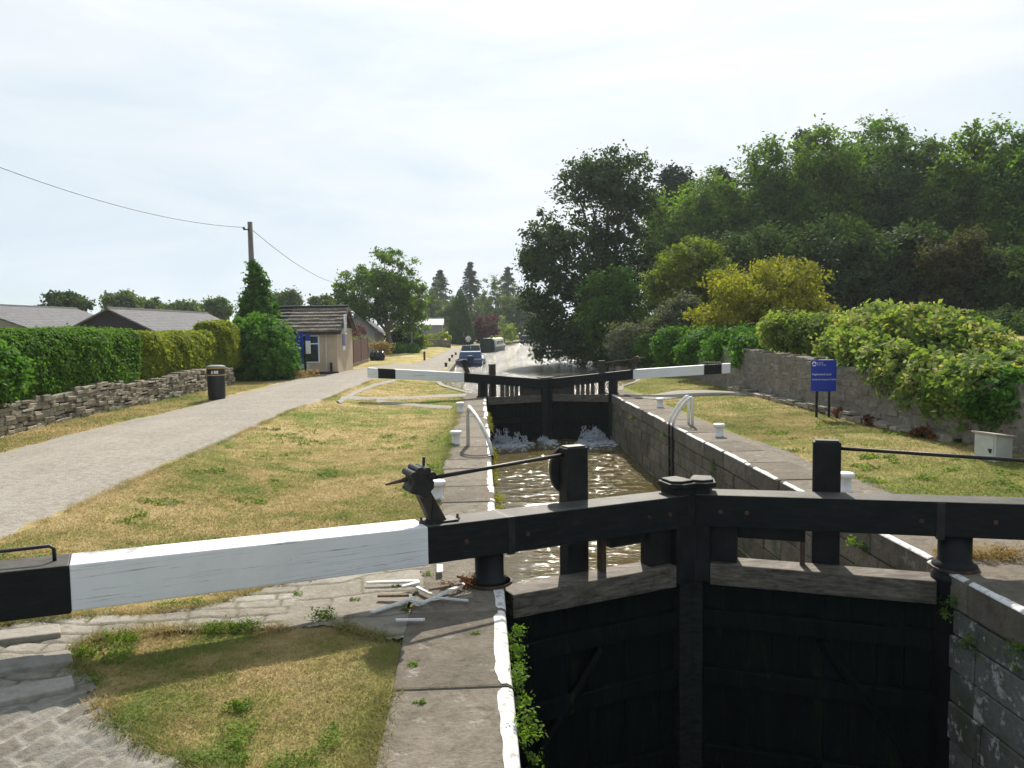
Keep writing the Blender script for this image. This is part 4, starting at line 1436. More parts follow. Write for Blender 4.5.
# ------------------------------------------------------------------ right bank: wall, shrubs, woods
def rubble_wall(pts, z_top, label, mat, thick=0.4, seed=1, name='stone_wall', course=0.16, plinth=None, bat=0.03, foot=0.1, core_in=0.015, core_mat='joint_dark'):
    """wall of rough stones along a line of points; z_top(s) height above ground"""
    rr = random.Random(seed)
    pts = [np.array(p[:2], float) for p in pts]
    root = thing(name, label, 'wall', (pts[0][0], pts[0][1], 0))
    org = pts[0]
    seg = np.r_[0, np.cumsum([np.linalg.norm(b - a) for a, b in zip(pts[:-1], pts[1:])])]

    def at(s):
        s = min(max(s, 0), seg[-1])
        i = min(np.searchsorted(seg, s, side='right') - 1, len(pts) - 2)
        d = (pts[i + 1] - pts[i]) / (seg[i + 1] - seg[i])
        return pts[i] + d * (s - seg[i]), d
    m = MB()
    L = seg[-1]
    s0 = 0.0
    rows = int(max(z_top(s) for s in np.linspace(0, L, 20)) / course) + 2
    for row in range(rows):
        s = -rr.random() * 0.3
        hrow = course
        while s < L:
            ln = rr.uniform(0.18, 0.5)
            a, b = max(0, s), min(L, s + ln)
            s += ln
            if b - a < 0.06: continue
            pm, d = at((a + b) / 2)
            n = np.array([d[1], -d[0]])
            zt = z_top((a + b) / 2)
            g = float(hgt(*(pm + n * 0.0)))
            g = min(g, float(hgt(*(pm + n * 0.5))), float(hgt(*(pm - n * 0.5))))
            z0 = g - foot + row * course; z1 = z0 + hrow
            z0 += rr.uniform(-.25, .25) * course; z1 += rr.uniform(-.3, .25) * course
            if z0 - g > zt - 0.05: continue
            if z1 - g > zt: z1 = g + zt + rr.uniform(-.03, .05)
            wj = rr.uniform(-bat, bat)
            p0, _ = at(a + .006); p1, _ = at(b - .006)
            f = thick / 2 + wj; bk = thick / 2 + rr.uniform(-bat, bat)
            j = [rr.uniform(-.015, .015) for _ in range(8)]
            q = [p0 + n * (f + j[0]) - org, p1 + n * (f + j[1]) - org, p1 - n * (bk + j[2]) - org, p0 - n * (bk + j[3]) - org]
            q2 = [p0 + n * (f + j[4]) - org, p1 + n * (f + j[5]) - org, p1 - n * (bk + j[6]) - org, p0 - n * (bk + j[7]) - org]
            m.hexa([(c[0], c[1], z0 + j[i]) for i, c in enumerate(q)] + [(c[0], c[1], z1 + j[i + 4]) for i, c in enumerate(q2)])
    m.build('stonework', mat, root, bevel=0.02, seg=1)
    core = MB()
    N = max(2, int(L / 1.0))
    for i in range(N):
        a, b = L * i / N, L * (i + 1) / N
        p0, d = at(a); p1, d1 = at(b)
        n = np.array([d[1], -d[0]]); n1 = n
        w = thick / 2 - bat - core_in
        za = float(hgt(*p0)); zb_ = float(hgt(*p1))
        za = min(float(hgt(*(p0 + n * .5))), float(hgt(*(p0 - n * .5)))); zb_ = min(float(hgt(*(p1 + n * .5))), float(hgt(*(p1 - n * .5))))
        q = [(p0 + n * w - org, za, a), (p1 + n * w - org, zb_, b), (p1 - n * w - org, zb_, b), (p0 - n * w - org, za, a)]
        core.hexa([(c[0], c[1], z - .1) for c, z, s in q] + [(c[0], c[1], z + z_top(s) - 0.08) for c, z, s in q])
    core.build('wall_core', core_mat, root)
    return root, at, L


wr_pts = [(9.32, 8), (9.22, 13), (9.05, 16), (8.98, 19), (8.98, 26), (8.98, 33), (9.3, 41)]
rubble_wall(wr_pts[::-1], lambda s: 1.42 if s < 15 else 1.42 - 0.02 * (s - 15), 'long grey rubble wall behind the right lawn, overhung by shrubs', 'rubble_wall', 0.36, 21, course=0.12, bat=0.016, core_in=-0.012, core_mat='wall_mortar')
# rough stone ledge at the foot of the wall
rubble_wall([(8.55, 27), (8.62, 24), (8.68, 20.6), (8.74, 17), (8.9, 14.4)], lambda s: 0.14 + 0.05 * math.sin(s), 'low broken stone ledge along the foot of the right wall', 'drystone', 0.28, 33, name='stone_ledge', course=0.11)


def shrub(name, label, lobes_px, mat, n, leaf, clump, seed, cat='shrub', per=24, gap=0.2, extra=None, stems=True, group=None, zmin=0.02, out=True, up=.35):
    """lobes_px: (px, py, Y, rx px, rz px, ry metres)"""
    lob = []
    for (px, py, Y, rx, rz, ry) in lobes_px:
        c = AY(px, py, Y)
        lob.append((c[0], c[1], c[2], rx * Y / F, ry, rz * Y / F))
    bx_ = sum(l[0] for l in lob) / len(lob); by_ = sum(l[1] for l in lob) / len(lob)
    gz = float(hgt(bx_, by_))
    root = thing(name, label, cat, (bx_, by_, gz), group)
    lob = [(l[0] - bx_, l[1] - by_, l[2] - gz, l[3], l[4], l[5]) for l in lob]
    foliage('foliage', lob, mat, n, leaf, clump, seed, root, per=per, gap=gap, zmin=None, out=out, up=up)
    if extra:
        for (nm, mt, nn_, lf, cl, sub) in extra:
            foliage(nm, [lob[i] for i in sub] if sub else [(l[0], l[1], l[2] + 0.12 * l[5], l[3] * 1.03, l[4] * 1.03, l[5]) for l in lob], mt, nn_, lf, cl, seed + 9, root, per=9, shell=1.0, gap=0.35)
    if stems:
        rr = random.Random(seed)
        for l in lob[:6]:
            for _ in range(1):
                x0, y0 = l[0] * 0.6 + rr.uniform(-.2, .2), l[1] * .6 + rr.uniform(-.2, .2)
                b = np.array([x0, y0, -0.05]); t = np.array([l[0] + rr.uniform(-.4, .4) * l[3], l[1] + rr.uniform(-.4, .4) * l[4], l[2] + .3 * l[5]])
                m = MB(); m.tube([b, (b + t) / 2 + np.array([rr.uniform(-.1, .1), rr.uniform(-.1, .1), .1]), t], [0.035, 0.025, 0.008], 5)
                m.build('stem', 'bark', root)
    return root


# woods, back to front
tree(690, 54, 178, 330, 66, 'mid green tree between the two rounded conifers and the tall dark canal tree', 'leaf_wood_light', 101, 16500, 0.26, 0.6, gap=0.16)
tree(676, 23, 160, 300, 84, 'left of two dark rounded pines behind the wood', 'leaf_conifer', 102, 9000, 0.34, 0.6, name='pine_tree', gap=0.1)
tree(722, 22, 166, 300, 86, 'right of two dark rounded pines behind the wood', 'leaf_conifer', 103, 9000, 0.34, 0.6, name='pine_tree', gap=0.1)
tree(802, 11, 134, 260, 92, 'slim dark pine tip poking above the wood', 'leaf_conifer', 104, 5000, 0.32, 0.5, name='pine_tree', gap=0.1)
tree(760, 60, 154, 330, 62, 'leafy mid green tree rising above the yellow tree', 'leaf_wood', 105, 19500, 0.25, 0.62, gap=0.16)
tree(822, 56, 132, 330, 60, 'tall green tree right of the slim dark pine tip', 'leaf_wood_light', 106, 19500, 0.25, 0.6, gap=0.16)
tree(866, 46, 115, 300, 64, 'tallest airy tree with an open feathery top at the middle of the wood', 'leaf_wood', 107, 13500, 0.24, 0.5, gap=0.16)
tree(918, 52, 132, 330, 57, 'broad green tree right of the tallest airy one', 'leaf_wood_blue', 108, 18000, 0.25, 0.6, gap=0.16)
tree(966, 48, 120, 330, 54, 'tall pale green tree in the right part of the wood', 'leaf_wood_light', 109, 18000, 0.24, 0.6, gap=0.16)
tree(1022, 52, 124, 330, 50, 'tall tree cut by the right edge of the view', 'leaf_wood', 110, 18000, 0.24, 0.6, gap=0.16)
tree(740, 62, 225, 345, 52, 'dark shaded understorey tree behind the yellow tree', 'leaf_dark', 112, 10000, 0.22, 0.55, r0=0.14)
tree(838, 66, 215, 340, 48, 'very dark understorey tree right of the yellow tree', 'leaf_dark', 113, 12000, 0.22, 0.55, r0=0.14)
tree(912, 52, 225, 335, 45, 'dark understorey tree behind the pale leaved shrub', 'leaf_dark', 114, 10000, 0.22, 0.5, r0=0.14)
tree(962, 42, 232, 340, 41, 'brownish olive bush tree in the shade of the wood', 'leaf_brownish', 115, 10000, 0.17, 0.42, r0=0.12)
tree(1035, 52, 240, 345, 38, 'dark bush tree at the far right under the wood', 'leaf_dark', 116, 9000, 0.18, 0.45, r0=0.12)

# the big dark tree leaning over the canal
lobes = [(598, 205, 58, 36, 46, 2.6), (625, 185, 60, 30, 32, 2.5), (582, 255, 57, 36, 44, 2.6), (556, 228, 57, 20, 30, 1.8), (545, 285, 56, 22, 36, 1.8), (537, 248, 58, 13, 22, 1.3), (622, 240, 60, 34, 46, 2.6), (600, 305, 58, 34, 34, 2.6), (560, 320, 56, 26, 30, 2.0), (532, 262, 58, 14, 16, 1.2), (605, 172, 59, 22, 20, 1.8), (548, 338, 55, 18, 20, 1.5), (640, 290, 60, 26, 40, 2.4), (580, 190, 58, 20, 26, 1.7)]
lob = []
bx_, by_ = 10.0, 58.0
gz = float(hgt(bx_, by_))
for (px, py, Y, rx, rz, ry) in lobes:
    c = AY(px, py, Y); lob.append((c[0] - bx_, c[1] - by_, c[2] - gz, rx * Y / F, ry, rz * Y / F))
root = thing('broadleaf_tree', 'big dark tree leaning over the water beyond the upper gate', 'tree', (bx_, by_, gz))
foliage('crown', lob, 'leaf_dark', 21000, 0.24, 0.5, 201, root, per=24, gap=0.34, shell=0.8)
m = MB(); limbs(m, (0, 0, 0), lob, 0.34, 201, 0.3); m.build('trunk', 'bark', root, smooth=True)

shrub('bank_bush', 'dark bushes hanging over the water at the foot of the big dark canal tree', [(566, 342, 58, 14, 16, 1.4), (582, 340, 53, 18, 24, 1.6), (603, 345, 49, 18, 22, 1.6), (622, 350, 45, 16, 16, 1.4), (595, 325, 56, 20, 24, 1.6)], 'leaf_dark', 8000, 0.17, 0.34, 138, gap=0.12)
tree(612, 36, 266, 362, 47, 'fresh green small tree growing against the big dark canal tree', 'leaf_bright', 121, 9000, 0.20, 0.42, r0=0.1, k=9)
tree(692, 46, 236, 340, 44, 'olive green tree with a rounded top left of the yellow tree', 'leaf_olive', 122, 10000, 0.17, 0.4, r0=0.12)
root, lob = tree(762, 72, 257, 352, 33.5, 'yellow green tree with a few red leaves above the light shrub', 'leaf_yellow', 123, 15000, 0.125, 0.30, r0=0.1, depth=0.9)
red = AY(772, 308, 32.3)
loc = (red[0] - root.location[0], red[1] - root.location[1], red[2] - root.location[2], 0.62, 0.6, 0.5)
foliage('red_leaves', [loc], 'leaf_red', 500, 0.12, 0.2, 77, root, gap=0)
shrub('shrub', 'grey green shrub at the foot of the fresh green tree', [(630, 345, 41, 24, 22, 1.2), (655, 338, 41, 18, 20, 1.2)], 'leaf_grey', 4500, 0.13, 0.28, 131)
shrub('shrub', 'pale grey bush between the olive tree and the yellow tree', [(684, 316, 38, 16, 20, 0.9), (670, 325, 39, 18, 22, 1.0)], 'leaf_grey', 4000, 0.12, 0.26, 132)
shrub('hedge_shrub', 'bright green feathery hedge hanging over the wall behind the far right beam', [(652, 350, 40, 18, 15, 1.0), (675, 350, 36, 20, 16, .8), (700, 351, 32.5, 22, 16, .7), (725, 352, 29.2, 22, 16, .6), (748, 352, 26.8, 16, 15, .5), (678, 341, 36, 20, 12, .9), (712, 341, 32, 22, 12, .9), (745, 340, 29, 20, 11, .8)], 'leaf_bush', 16000, 0.12, 0.22, 133, gap=0.1, cat='hedge')
shrub('shrub', 'light yellow green bush directly left of the pale leaved shrub', [(785, 331, 25, 24, 17, 0.9), (808, 335, 24.5, 24, 18, 0.9), (826, 333, 24, 20, 16, 0.8)], 'leaf_pale', 7000, 0.11, 0.18, 134)
shrub('shrub', 'large pale leaved shrub spilling over the right wall behind the blue sign',
      [(852, 342, 23, 26, 26, 1.0), (880, 338, 21, 32, 28, 1.1), (912, 338, 19.5, 32, 28, 1.1), (945, 345, 18.5, 32, 28, 1.1), (975, 358, 17.5, 30, 28, 1.0), (1000, 372, 16.5, 30, 28, 0.9), (1030, 385, 15.6, 34, 28, 0.8), (845, 352, 22.2, 20, 20, .7), (858, 352, 19.2, 18, 20, .4), (882, 362, 17.9, 20, 22, .35), (908, 372, 16.8, 22, 26, .35), (935, 378, 15.8, 24, 22, .35), (962, 384, 14.9, 22, 24, .35), (985, 390, 14.1, 20, 26, .35), (895, 376, 17.2, 18, 20, .3), (922, 388, 16.2, 20, 20, .3), (950, 398, 15.2, 20, 22, .3), (972, 404, 14.5, 16, 22, .3)],
      'leaf_shrub', 24000, 0.125, 0.24, 135, gap=0.15, extra=[('young_leaves', 'leaf_tip', 8000, 0.11, 0.16, None)])
shrub('shrub', 'dark low shrub on the bank top at the right edge below the wood', [(1010, 330, 31, 26, 20, 1.2), (1035, 335, 29, 24, 20, 1.2), (985, 326, 32, 18, 14, 1.0)], 'leaf_dark', 5000, 0.12, 0.25, 139, gap=0.1)
shrub('ivy', 'dark ivy trailing down the right wall behind the cabinet', [(1002, 412, 13.7, 14, 26, 0.22), (1018, 400, 13.3, 16, 26, 0.25), (985, 400, 14.0, 16, 14, 0.3)], 'leaf_ivy', 5200, 0.10, 0.16, 136, cat='ivy')
for i, (px, py, lab) in enumerate(((848, 415, 'small reddish dead weed clump at the wall foot right of the blue sign'), (882, 424, 'spreading reddish dead weed clump midway along the wall foot'), (938, 434, 'long reddish dead weed clump left of the cabinet'), (1019, 452, 'reddish dead weed clump right of the cabinet'))):
    p = G(px, py)
    root = thing('dead_weed', lab, 'weed', (8.62, 8.7 * F / (px - 480), 0.11), 'dead weeds along the right wall')
    w = (0.10, 0.22, 0.34, 0.16)[i]
    foliage('foliage', [(0, 0, 0.10, 0.08, w, 0.11), (0.03, w * .6, 0.06, 0.06, w * .6, .08)], 'leaf_dead', 600, 0.06, 0.07, 140 + i, root, gap=0)

# ------------------------------------------------------------------ left bank: wall, hedges, pole, houses
lw = [(-12.9, 8), (-11.25, 17)] + [tuple(G(*p)[:2]) for p in ((0, 433), (105, 410.5), (205, 391))] + [(-10.45, 33.5)]
lw = [(-10.75, 6), (-10.7, 12), (-10.62, 18), (-10.5, 24), (-10.4, 30), (-10.3, 33)]
rubble_wall(lw, lambda s: 0.74 + 0.06 * math.sin(s * .9), 'dry stone wall below the clipped hedges along the towpath', 'drystone', 0.42, 44, course=0.10, bat=0.045)


def hedge(label, x0, x1, y0, y1, z0, z1, mat, n, leaf, seed, rnd=0.35, tilt=0.0, core=True):
    cx, cy = (x0 + x1) / 2, (y0 + y1) / 2
    gz = float(hgt(cx, cy))
    root = thing('hedge', label, 'hedge', (cx, cy, gz))
    r2 = np.random.default_rng(seed)
    hx, hy, hz = (x1 - x0) / 2, (y1 - y0) / 2, (z1 - z0) / 2
    # sample faces of the rounded box: right side, top, both ends, left side thin
    areas = np.array([hy * hz * 1.2, hx * hy * 1.2, hx * hz, hx * hz, hy * hz * 0.35]); areas /= areas.sum()
    f = r2.choice(5, n, p=areas)
    u = r2.uniform(-1, 1, n); v = r2.uniform(-1, 1, n)
    P_ = np.zeros((n, 3)); N_ = np.zeros((n, 3))
    for k, (ax, sg) in enumerate(((0, 1), (2, 1), (1, -1), (1, 1), (0, -1))):
        s = f == k
        o = [i for i in range(3) if i != ax]
        P_[s, ax] = sg; P_[s, o[0]] = u[s]; P_[s, o[1]] = v[s]
        N_[s, ax] = sg
    P_ = P_ * np.array([hx, hy, hz])
    # round the corners
    q = np.sign(P_) * np.maximum(np.abs(P_) - (np.array([hx, hy, hz]) - rnd), 0)
    ln = np.linalg.norm(q, axis=1, keepdims=True) + 1e-6
    P_ = (P_ - q) + q / ln * np.minimum(ln, rnd)
    N_ = np.where(ln > 0.02, q / ln, N_)
    bumpy = 0.10 * (vn(P_[:, 1] + P_[:, 2], P_[:, 0] - P_[:, 2], 2.6) - .5) + 0.16 * (vn(P_[:, 1], P_[:, 2] + P_[:, 0], 0.8) - .5)
    P_ = P_ + N_ * (bumpy[:, None] + r2.normal(size=(n, 1)) * 0.035)
    zc = (z0 + z1) / 2
    P_[:, 2] += zc + tilt * P_[:, 1]
    V, Q = leaf_quads(P_, leaf, 0.65, 0.1, seed, N_ * 0.8)
    link('foliage', np_mesh('foliage', V, Q), mat, root)
    m = MB()
    a = 0.16
    m.hexa([(-hx + a, -hy + a, z0 + a - tilt * hy), (hx - a, -hy + a, z0 + a - tilt * hy), (hx - a, hy - a, z0 + a + tilt * hy), (-hx + a, hy - a, z0 + a + tilt * hy), (-hx + a, -hy + a, z1 - a - tilt * hy), (hx - a, -hy + a, z1 - a - tilt * hy), (hx - a, hy - a, z1 - a + tilt * hy), (-hx + a, hy - a, z1 - a + tilt * hy)])
    m.build('inner_branches', 'leaf_dark', root, bevel=0.15, seg=3)
    return root


hedge('bright green clipped hedge on the wall at the left edge of the view', -11.9, -10.45, 9, 25.2, 0.55, 2.28, 'leaf_hedge', 60000, 0.10, 301, 0.45)
hedge('yellowish clipped hedge between the green hedge and the round bush', -11.9, -10.55, 25.5, 32.6, 0.55, 2.15, 'leaf_hedge_yellow', 26000, 0.115, 302, 0.45, 0.01)
hedge('brighter yellow tall hedge end beside the litter bin', -11.7, -10.35, 32.4, 35.2, 0.5, 2.55, 'leaf_hedge_yellow', 14000, 0.115, 303, 0.5)
shrub('shrub', 'dark leafy shrub at the very left edge of the stone wall', [(-6, 372, 17.5, 20, 24, 0.7)], 'leaf_bush', 2500, 0.10, 0.2, 304)
shrub('round_bush', 'big rounded dark green bush in front of the hut', [(262, 350, 36.5, 30, 30, 1.5), (252, 342, 37, 22, 24, 1.2), (275, 362, 35.8, 20, 20, 1.1), (248, 366, 36.2, 18, 16, 1.0), (240, 350, 36.8, 14, 24, 1.0)], 'leaf_bush', 15000, 0.15, 0.22, 305, cat='bush', gap=0.1)

# pole with ivy and wires
pb = AY(254, 330, 41.0)
px_, py_ = float(pb[0]), 41.0
gz = float(hgt(px_, py_))
ztop_ = float(AY(251, 222, 41.0)[2]) - gz
root = thing('telegraph_pole', 'wooden telegraph pole rising out of the ivy', 'telegraph pole', (px_, py_, gz))
m = MB(); m.tube([(0, 0, -.3), (0, 0, ztop_ * .5), (0, 0, ztop_)], [0.17, 0.15, 0.125], 12); m.build('pole', 'pole_wood', root, smooth=True)
m = MB(); m.box(-0.30, 0.0, -0.17, -0.13, ztop_ - .42, ztop_ - .36); m.lathe([(0.05, 0), (0.07, .03), (0.05, .09), (0.02, .10)], (-0.27, -0.15, ztop_ - .36), 10); m.build('insulator_bracket', 'black_iron', root)
c0 = AY(258, 330, 40.9)
ivy_root = thing('ivy', 'cone of bright green ivy climbing the telegraph pole', 'ivy', (px_, py_, gz))
lob = []
for (px, py, rx, rz) in ((260, 318, 16, 18), (258, 302, 13, 14), (257, 288, 10, 13), (255, 277, 6, 9), (253.5, 268, 3, 7), (265, 312, 10, 12), (251, 308, 9, 15)):
    c = AY(px, py, 41.0); lob.append((c[0] - px_, 0, c[2] - gz, rx * 41 / F, rx * 41 / F, rz * 41 / F))
foliage('foliage', lob, 'leaf_ivy', 6500, 0.15, 0.2, 311, ivy_root, gap=0.1)
for (lab, a, b, sag) in (('overhead wire sagging to the left edge from the pole', np.array([px_ - .27, py_ - .15, gz + ztop_ - .28]), AY(-60, 144, 24), 0.5), ('thin overhead wire running right behind the hut to the big tree', np.array([px_, py_, gz + ztop_ - .3]), AY(340, 284, 72), 0.5)):
    root = MB()
    pts = []
    for t in np.linspace(0, 1, 24):
        q = a + (b - a) * t; q = q - np.array([0, 0, sag * 4 * t * (1 - t)]); pts.append(tuple(q - a))
    o = root.tube(pts, 0.014, 6).build('overhead_wire', 'black_iron', loc=tuple(a), smooth=True)
    tag(o, lab, 'wire')


def gable_house(name, label, x0, x1, y0, y1, z_e, z_r, ridge, roofmat, wallmat, over=0.3, cat='house', windows=(), gz=None):
    cx, cy = (x0 + x1) / 2, (y0 + y1) / 2
    g_ = float(hgt(cx, cy)) if gz is None else gz
    root = thing(name, label, cat, (cx, cy, g_))
    hx, hy = (x1 - x0) / 2, (y1 - y0) / 2
    e, r_ = z_e - g_, z_r - g_
    m = MB()
    if ridge == 'Y':
        m.prism([(-hx, -hy, -.3), (hx, -hy, -.3), (hx, -hy, e), (0, -hy, r_ - .06), (-hx, -hy, e)], (0, 2 * hy, 0))
    else:
        m.prism([(-hx, -hy, -.3), (-hx, hy, -.3), (-hx, hy, e), (-hx, 0, r_ - .06), (-hx, -hy, e)], (2 * hx, 0, 0))
    wl_ = m.build('wall', wallmat, root)
    m = MB()
    t = 0.09
    for sg in (-1, 1):
        if ridge == 'Y':
            sl = (r_ - e) / hx
            a = [(0, -hy - over, r_), (sg * (hx + over), -hy - over, e - sl * over), (sg * (hx + over), hy + over, e - sl * over), (0, hy + over, r_)]
        else:
            sl = (r_ - e) / hy
            a = [(-hx - over, 0, r_), (-hx - over, sg * (hy + over), e - sl * over), (hx + over, sg * (hy + over), e - sl * over), (hx + over, 0, r_)]
        m.hexa([(p[0], p[1], p[2]) for p in a] + [(p[0], p[1], p[2] + t) for p in a])
    rf = m.build('roof', roofmat, root)
    m = MB()
    if ridge == 'Y': m.tube([(0, -hy - over, r_ + t), (0, hy + over, r_ + t)], 0.08, 6)
    else: m.tube([(-hx - over, 0, r_ + t), (hx + over, 0, r_ + t)], 0.08, 6)
    m.build('ridge_tile', roofmat, rf)
    return root


gable_house('bungalow', 'bungalow roof cut by the left edge behind the green hedge', -31.5, -24.0, 44, 56, 2.55, 3.95, 'Y', 'grey_tiles', 'house_wall')
gable_house('bungalow', 'bungalow with a dark gable and a long grey tiled roof behind the yellowish hedge', -23.6, -18.2, 46, 62, 2.30, 3.66, 'Y', 'grey_tiles', 'slate_dark')
gable_house('bungalow', 'small far roof right of the long grey tiled roof', -21.0, -16.5, 66, 74, 2.2, 3.0, 'Y', 'grey_tiles', 'house_wall')
gable_house('cottage', 'grey gabled cottage half hidden behind the big left tree', -12.5, -9.3, 71, 77, 2.1, 3.5, 'Y', 'grey_tiles', 'house_wall')
gable_house('shed', 'grey shed with a pale flat looking roof beside the dark cypress', -7.6, -4.9, 103, 107, 2.75, 3.5, 'X', 'shed_roof', 'shed_grey', 0.2, 'shed')

# ------------------------------------------------------------------ the hut
c1 = G(338, 373.2)
HX, HY = float(c1[0]), float(c1[1])
HZ = float(hgt(HX - 1, HY))
root = thing('hut', 'small tan rendered hut with a mossy tiled roof beside the towpath', 'hut', (HX, HY, HZ))
root.rotation_euler = (0, 0, math.radians(-2))
hutW, hutD = 5.2, 3.9
ev = 2.25; rd = 3.32
m = MB(); m.box(-hutW, 0, 0, hutD, -.2, ev); m.build('wall', 'render_wall', root)
m = MB(); m.prism([(-0.06, 0.0, ev + .002), (-0.06, hutD, ev + .002), (-0.06, hutD / 2, rd - .05)], (0.06, 0, 0)); m.prism([(-hutW, 0.0, ev + .002), (-hutW, hutD, ev + .002), (-hutW, hutD / 2, rd - .05)], (0.06, 0, 0)); m.build('gable', 'dark_timber', root)


def roof_plane(x0, x1, mat, name, t=0.07, lift=0.0):
    o = 0.28
    sl = (rd - ev) / (hutD / 2)
    m = MB()
    # courses of overlapping tiles on the front, one sheet on the back
    nC = 7
    for i in range(nC):
        a = -o + (hutD / 2 + o) * i / nC; b = -o + (hutD / 2 + o) * (i + 1) / nC + 0.04
        za, zb = ev + sl * a, ev + sl * b
        xx = x0
        rr = random.Random(i * 7 + int(x0 * 10))
        while xx < x1 - 0.05:
            wd = rr.uniform(0.28, 0.5); xe = min(xx + wd, x1)
            if x1 - xe < 0.15: xe = x1
            j = rr.uniform(0, 0.025); aj = a - rr.uniform(0, 0.03)
            m.hexa([(xx + .004, aj, za + lift), (xe - .004, aj, za + lift), (xe - .004, b, zb - .03 + lift), (xx + .004, b, zb - .03 + lift), (xx + .004, aj, za + t + j + lift), (xe - .004, aj, za + t + j + lift), (xe - .004, b, zb + .012 + lift), (xx + .004, b, zb + .012 + lift)])
            xx = xe
    m.hexa([(x0, hutD / 2, rd - .03), (x1, hutD / 2, rd - .03), (x1, hutD + o, ev - sl * o - .03), (x0, hutD + o, ev - sl * o - .03), (x0, hutD / 2, rd + .03), (x1, hutD / 2, rd + .03), (x1, hutD + o, ev - sl * o + .03), (x0, hutD + o, ev - sl * o + .03)])
    return m.build(name, mat, root)


roof_plane(-2.62, 0.22, 'hut_tiles', 'tiled_roof')
roof_plane(-hutW - .2, -2.63, 'slate_dark', 'slate_roof')
m = MB(); m.tube([(-hutW - .2, hutD / 2, rd + .05), (0.22, hutD / 2, rd + .05)], 0.085, 8); m.build('ridge', 'slate_dark', root)
m = MB(); m.box(-hutW, 0.2, -0.255, -0.20, ev - 0.30, ev - 0.13); m.box(-hutW, 0.0, -0.20, -0.01, ev - .2, ev - .17); m.build('fascia', 'dark_timber', root)
m = MB()
slp = (rd - ev) / (hutD / 2)
for sg in (0, 1):
    ya, yb_ = (-.28, hutD / 2) if sg == 0 else (hutD + .28, hutD / 2)
    m.hexa([(0.225, ya, ev - slp * .28 - .14), (0.255, ya, ev - slp * .28 - .14), (0.255, yb_, rd - .14), (0.225, yb_, rd - .14), (0.225, ya, ev - slp * .28 + .06), (0.255, ya, ev - slp * .28 + .06), (0.255, yb_, rd + .06), (0.225, yb_, rd + .06)])
m.build('barge_board', 'dark_timber', root)


def framed_window(cx, z0, z1, w, y, parent, bar, axis='x', d=1):
    fr = MB()
    t = 0.06
    def B(a0, a1, b0, b1, c0, c1):
        if axis == 'x': fr.box(a0, a1, b0, b1, c0, c1)
        else: fr.box(b0, b1, a0, a1, c0, c1)
    y0, y1 = (y - .05, y - .002) if d > 0 else (y + .002, y + .05)
    B(cx - w / 2, cx + w / 2, y0, y1, z0, z0 + t); B(cx - w / 2, cx + w / 2, y0, y1, z1 - t, z1)
    B(cx - w / 2, cx - w / 2 + t, y0, y1, z0 + t, z1 - t); B(cx + w / 2 - t, cx + w / 2, y0, y1, z0 + t, z1 - t)
    B(cx - w / 2 + t, cx + w / 2 - t, y0, y1, bar - t / 2, bar + t / 2)
    f = fr.build('window', 'plastic_white', parent)
    g_ = MB()
    ym = (y0 + y1) / 2
    if axis == 'x': g_.box(cx - w / 2 + .02, cx + w / 2 - .02, ym - .006, ym + .006, z0 + .02, z1 - .02)
    else: g_.box(ym - .006, ym + .006, cx - w / 2 + .02, cx + w / 2 - .02, z0 + .02, z1 - .02)
    g_.build('pane', 'window_glass', f)
    return f


framed_window(-1.42, 0.55, 1.92, 1.08, 0.0, root, 1.5)
framed_window(0.75, 1.95, 2.95, 0.52, 0.255, root, 2.5, axis='y', d=-1)
m = MB(); m.tube([(-0.55, -.05, 0.1), (-0.55, -.05, ev - .2)], 0.035, 8); m.build('drainpipe', 'aged_white_metal', root)
m = MB(); m.box(-2.2, -1.3 - .1, -0.22, -0.005, 0.03, 0.50); m.build('meter_box', 'grey_box', root, bevel=0.01)
m = MB(); m.box(-0.38, -0.26, -0.10, -0.005, 0.0, 0.55); m.build('air_vent', 'dark_timber', root, bevel=0.01)
m = MB(); m.box(0.003, 0.025, 1.3, 1.85, 1.35, 1.95); pq = m.build('wall_plaque', 'sign_blue', root)
m = MB(); m.box(0.003, 0.026, 1.3, 1.85, 1.12, 1.34); m.build('lower_plate', 'sign_white', pq)
m = MB(); m.box(-hutW - .05, 0.05, -0.05, -0.001, -.2, 0.10); m.build('plinth', 'dark_timber', root)


def notice(px, pyb, Y, label, wpx, z0, z1, mat, topmat=None, zt=None, name='notice_board'):
    p = AY(px, pyb, Y); gz_ = float(hgt(p[0], Y))
    r_ = thing(name, label, 'notice board', (p[0], Y, gz_))
    w = wpx * Y / F
    m = MB(); m.box(-0.05, 0.05, -.03, .05, -.1, zt or z1 + .05); m.build('post', 'black_paint', r_)
    off = 0.08
    m = MB(); m.box(off - .02, off + w, -.075, -.032, z0, z1); bd_ = m.build('board', mat, r_)
    m = MB()
    if topmat:
        m.box(off - .02, off + w, -.079, -.030, z1 - .32, z1 + .004); m.build('header', topmat, bd_)
    else:
        for k in range(7):
            z = z1 - .25 - k * (z1 - z0 - .3) / 7
            m.box(off + .12, off + w - .14 - .08 * (k % 3), -.078, -.074, z, z + .05)
        m.build('print', 'sign_white', bd_)
    return r_


notice(296.5, 371, HY - 1.5, 'tall blue notice board on a black post beside the round bush', 6.0, 0.55, 2.05, 'sign_blue', None, 2.2)
notice(305.5, 371, HY - 1.7, 'narrow white notice with a blue top on a black post before the hut window', 4.2, 1.05, 1.98, 'sign_white', 'sign_blue', 1.9)
notice(290.5, 371, HY - 1.3, 'small white and blue notice half hidden by the round bush', 3.0, 1.25, 1.9, 'sign_white', 'sign_blue', 1.95)
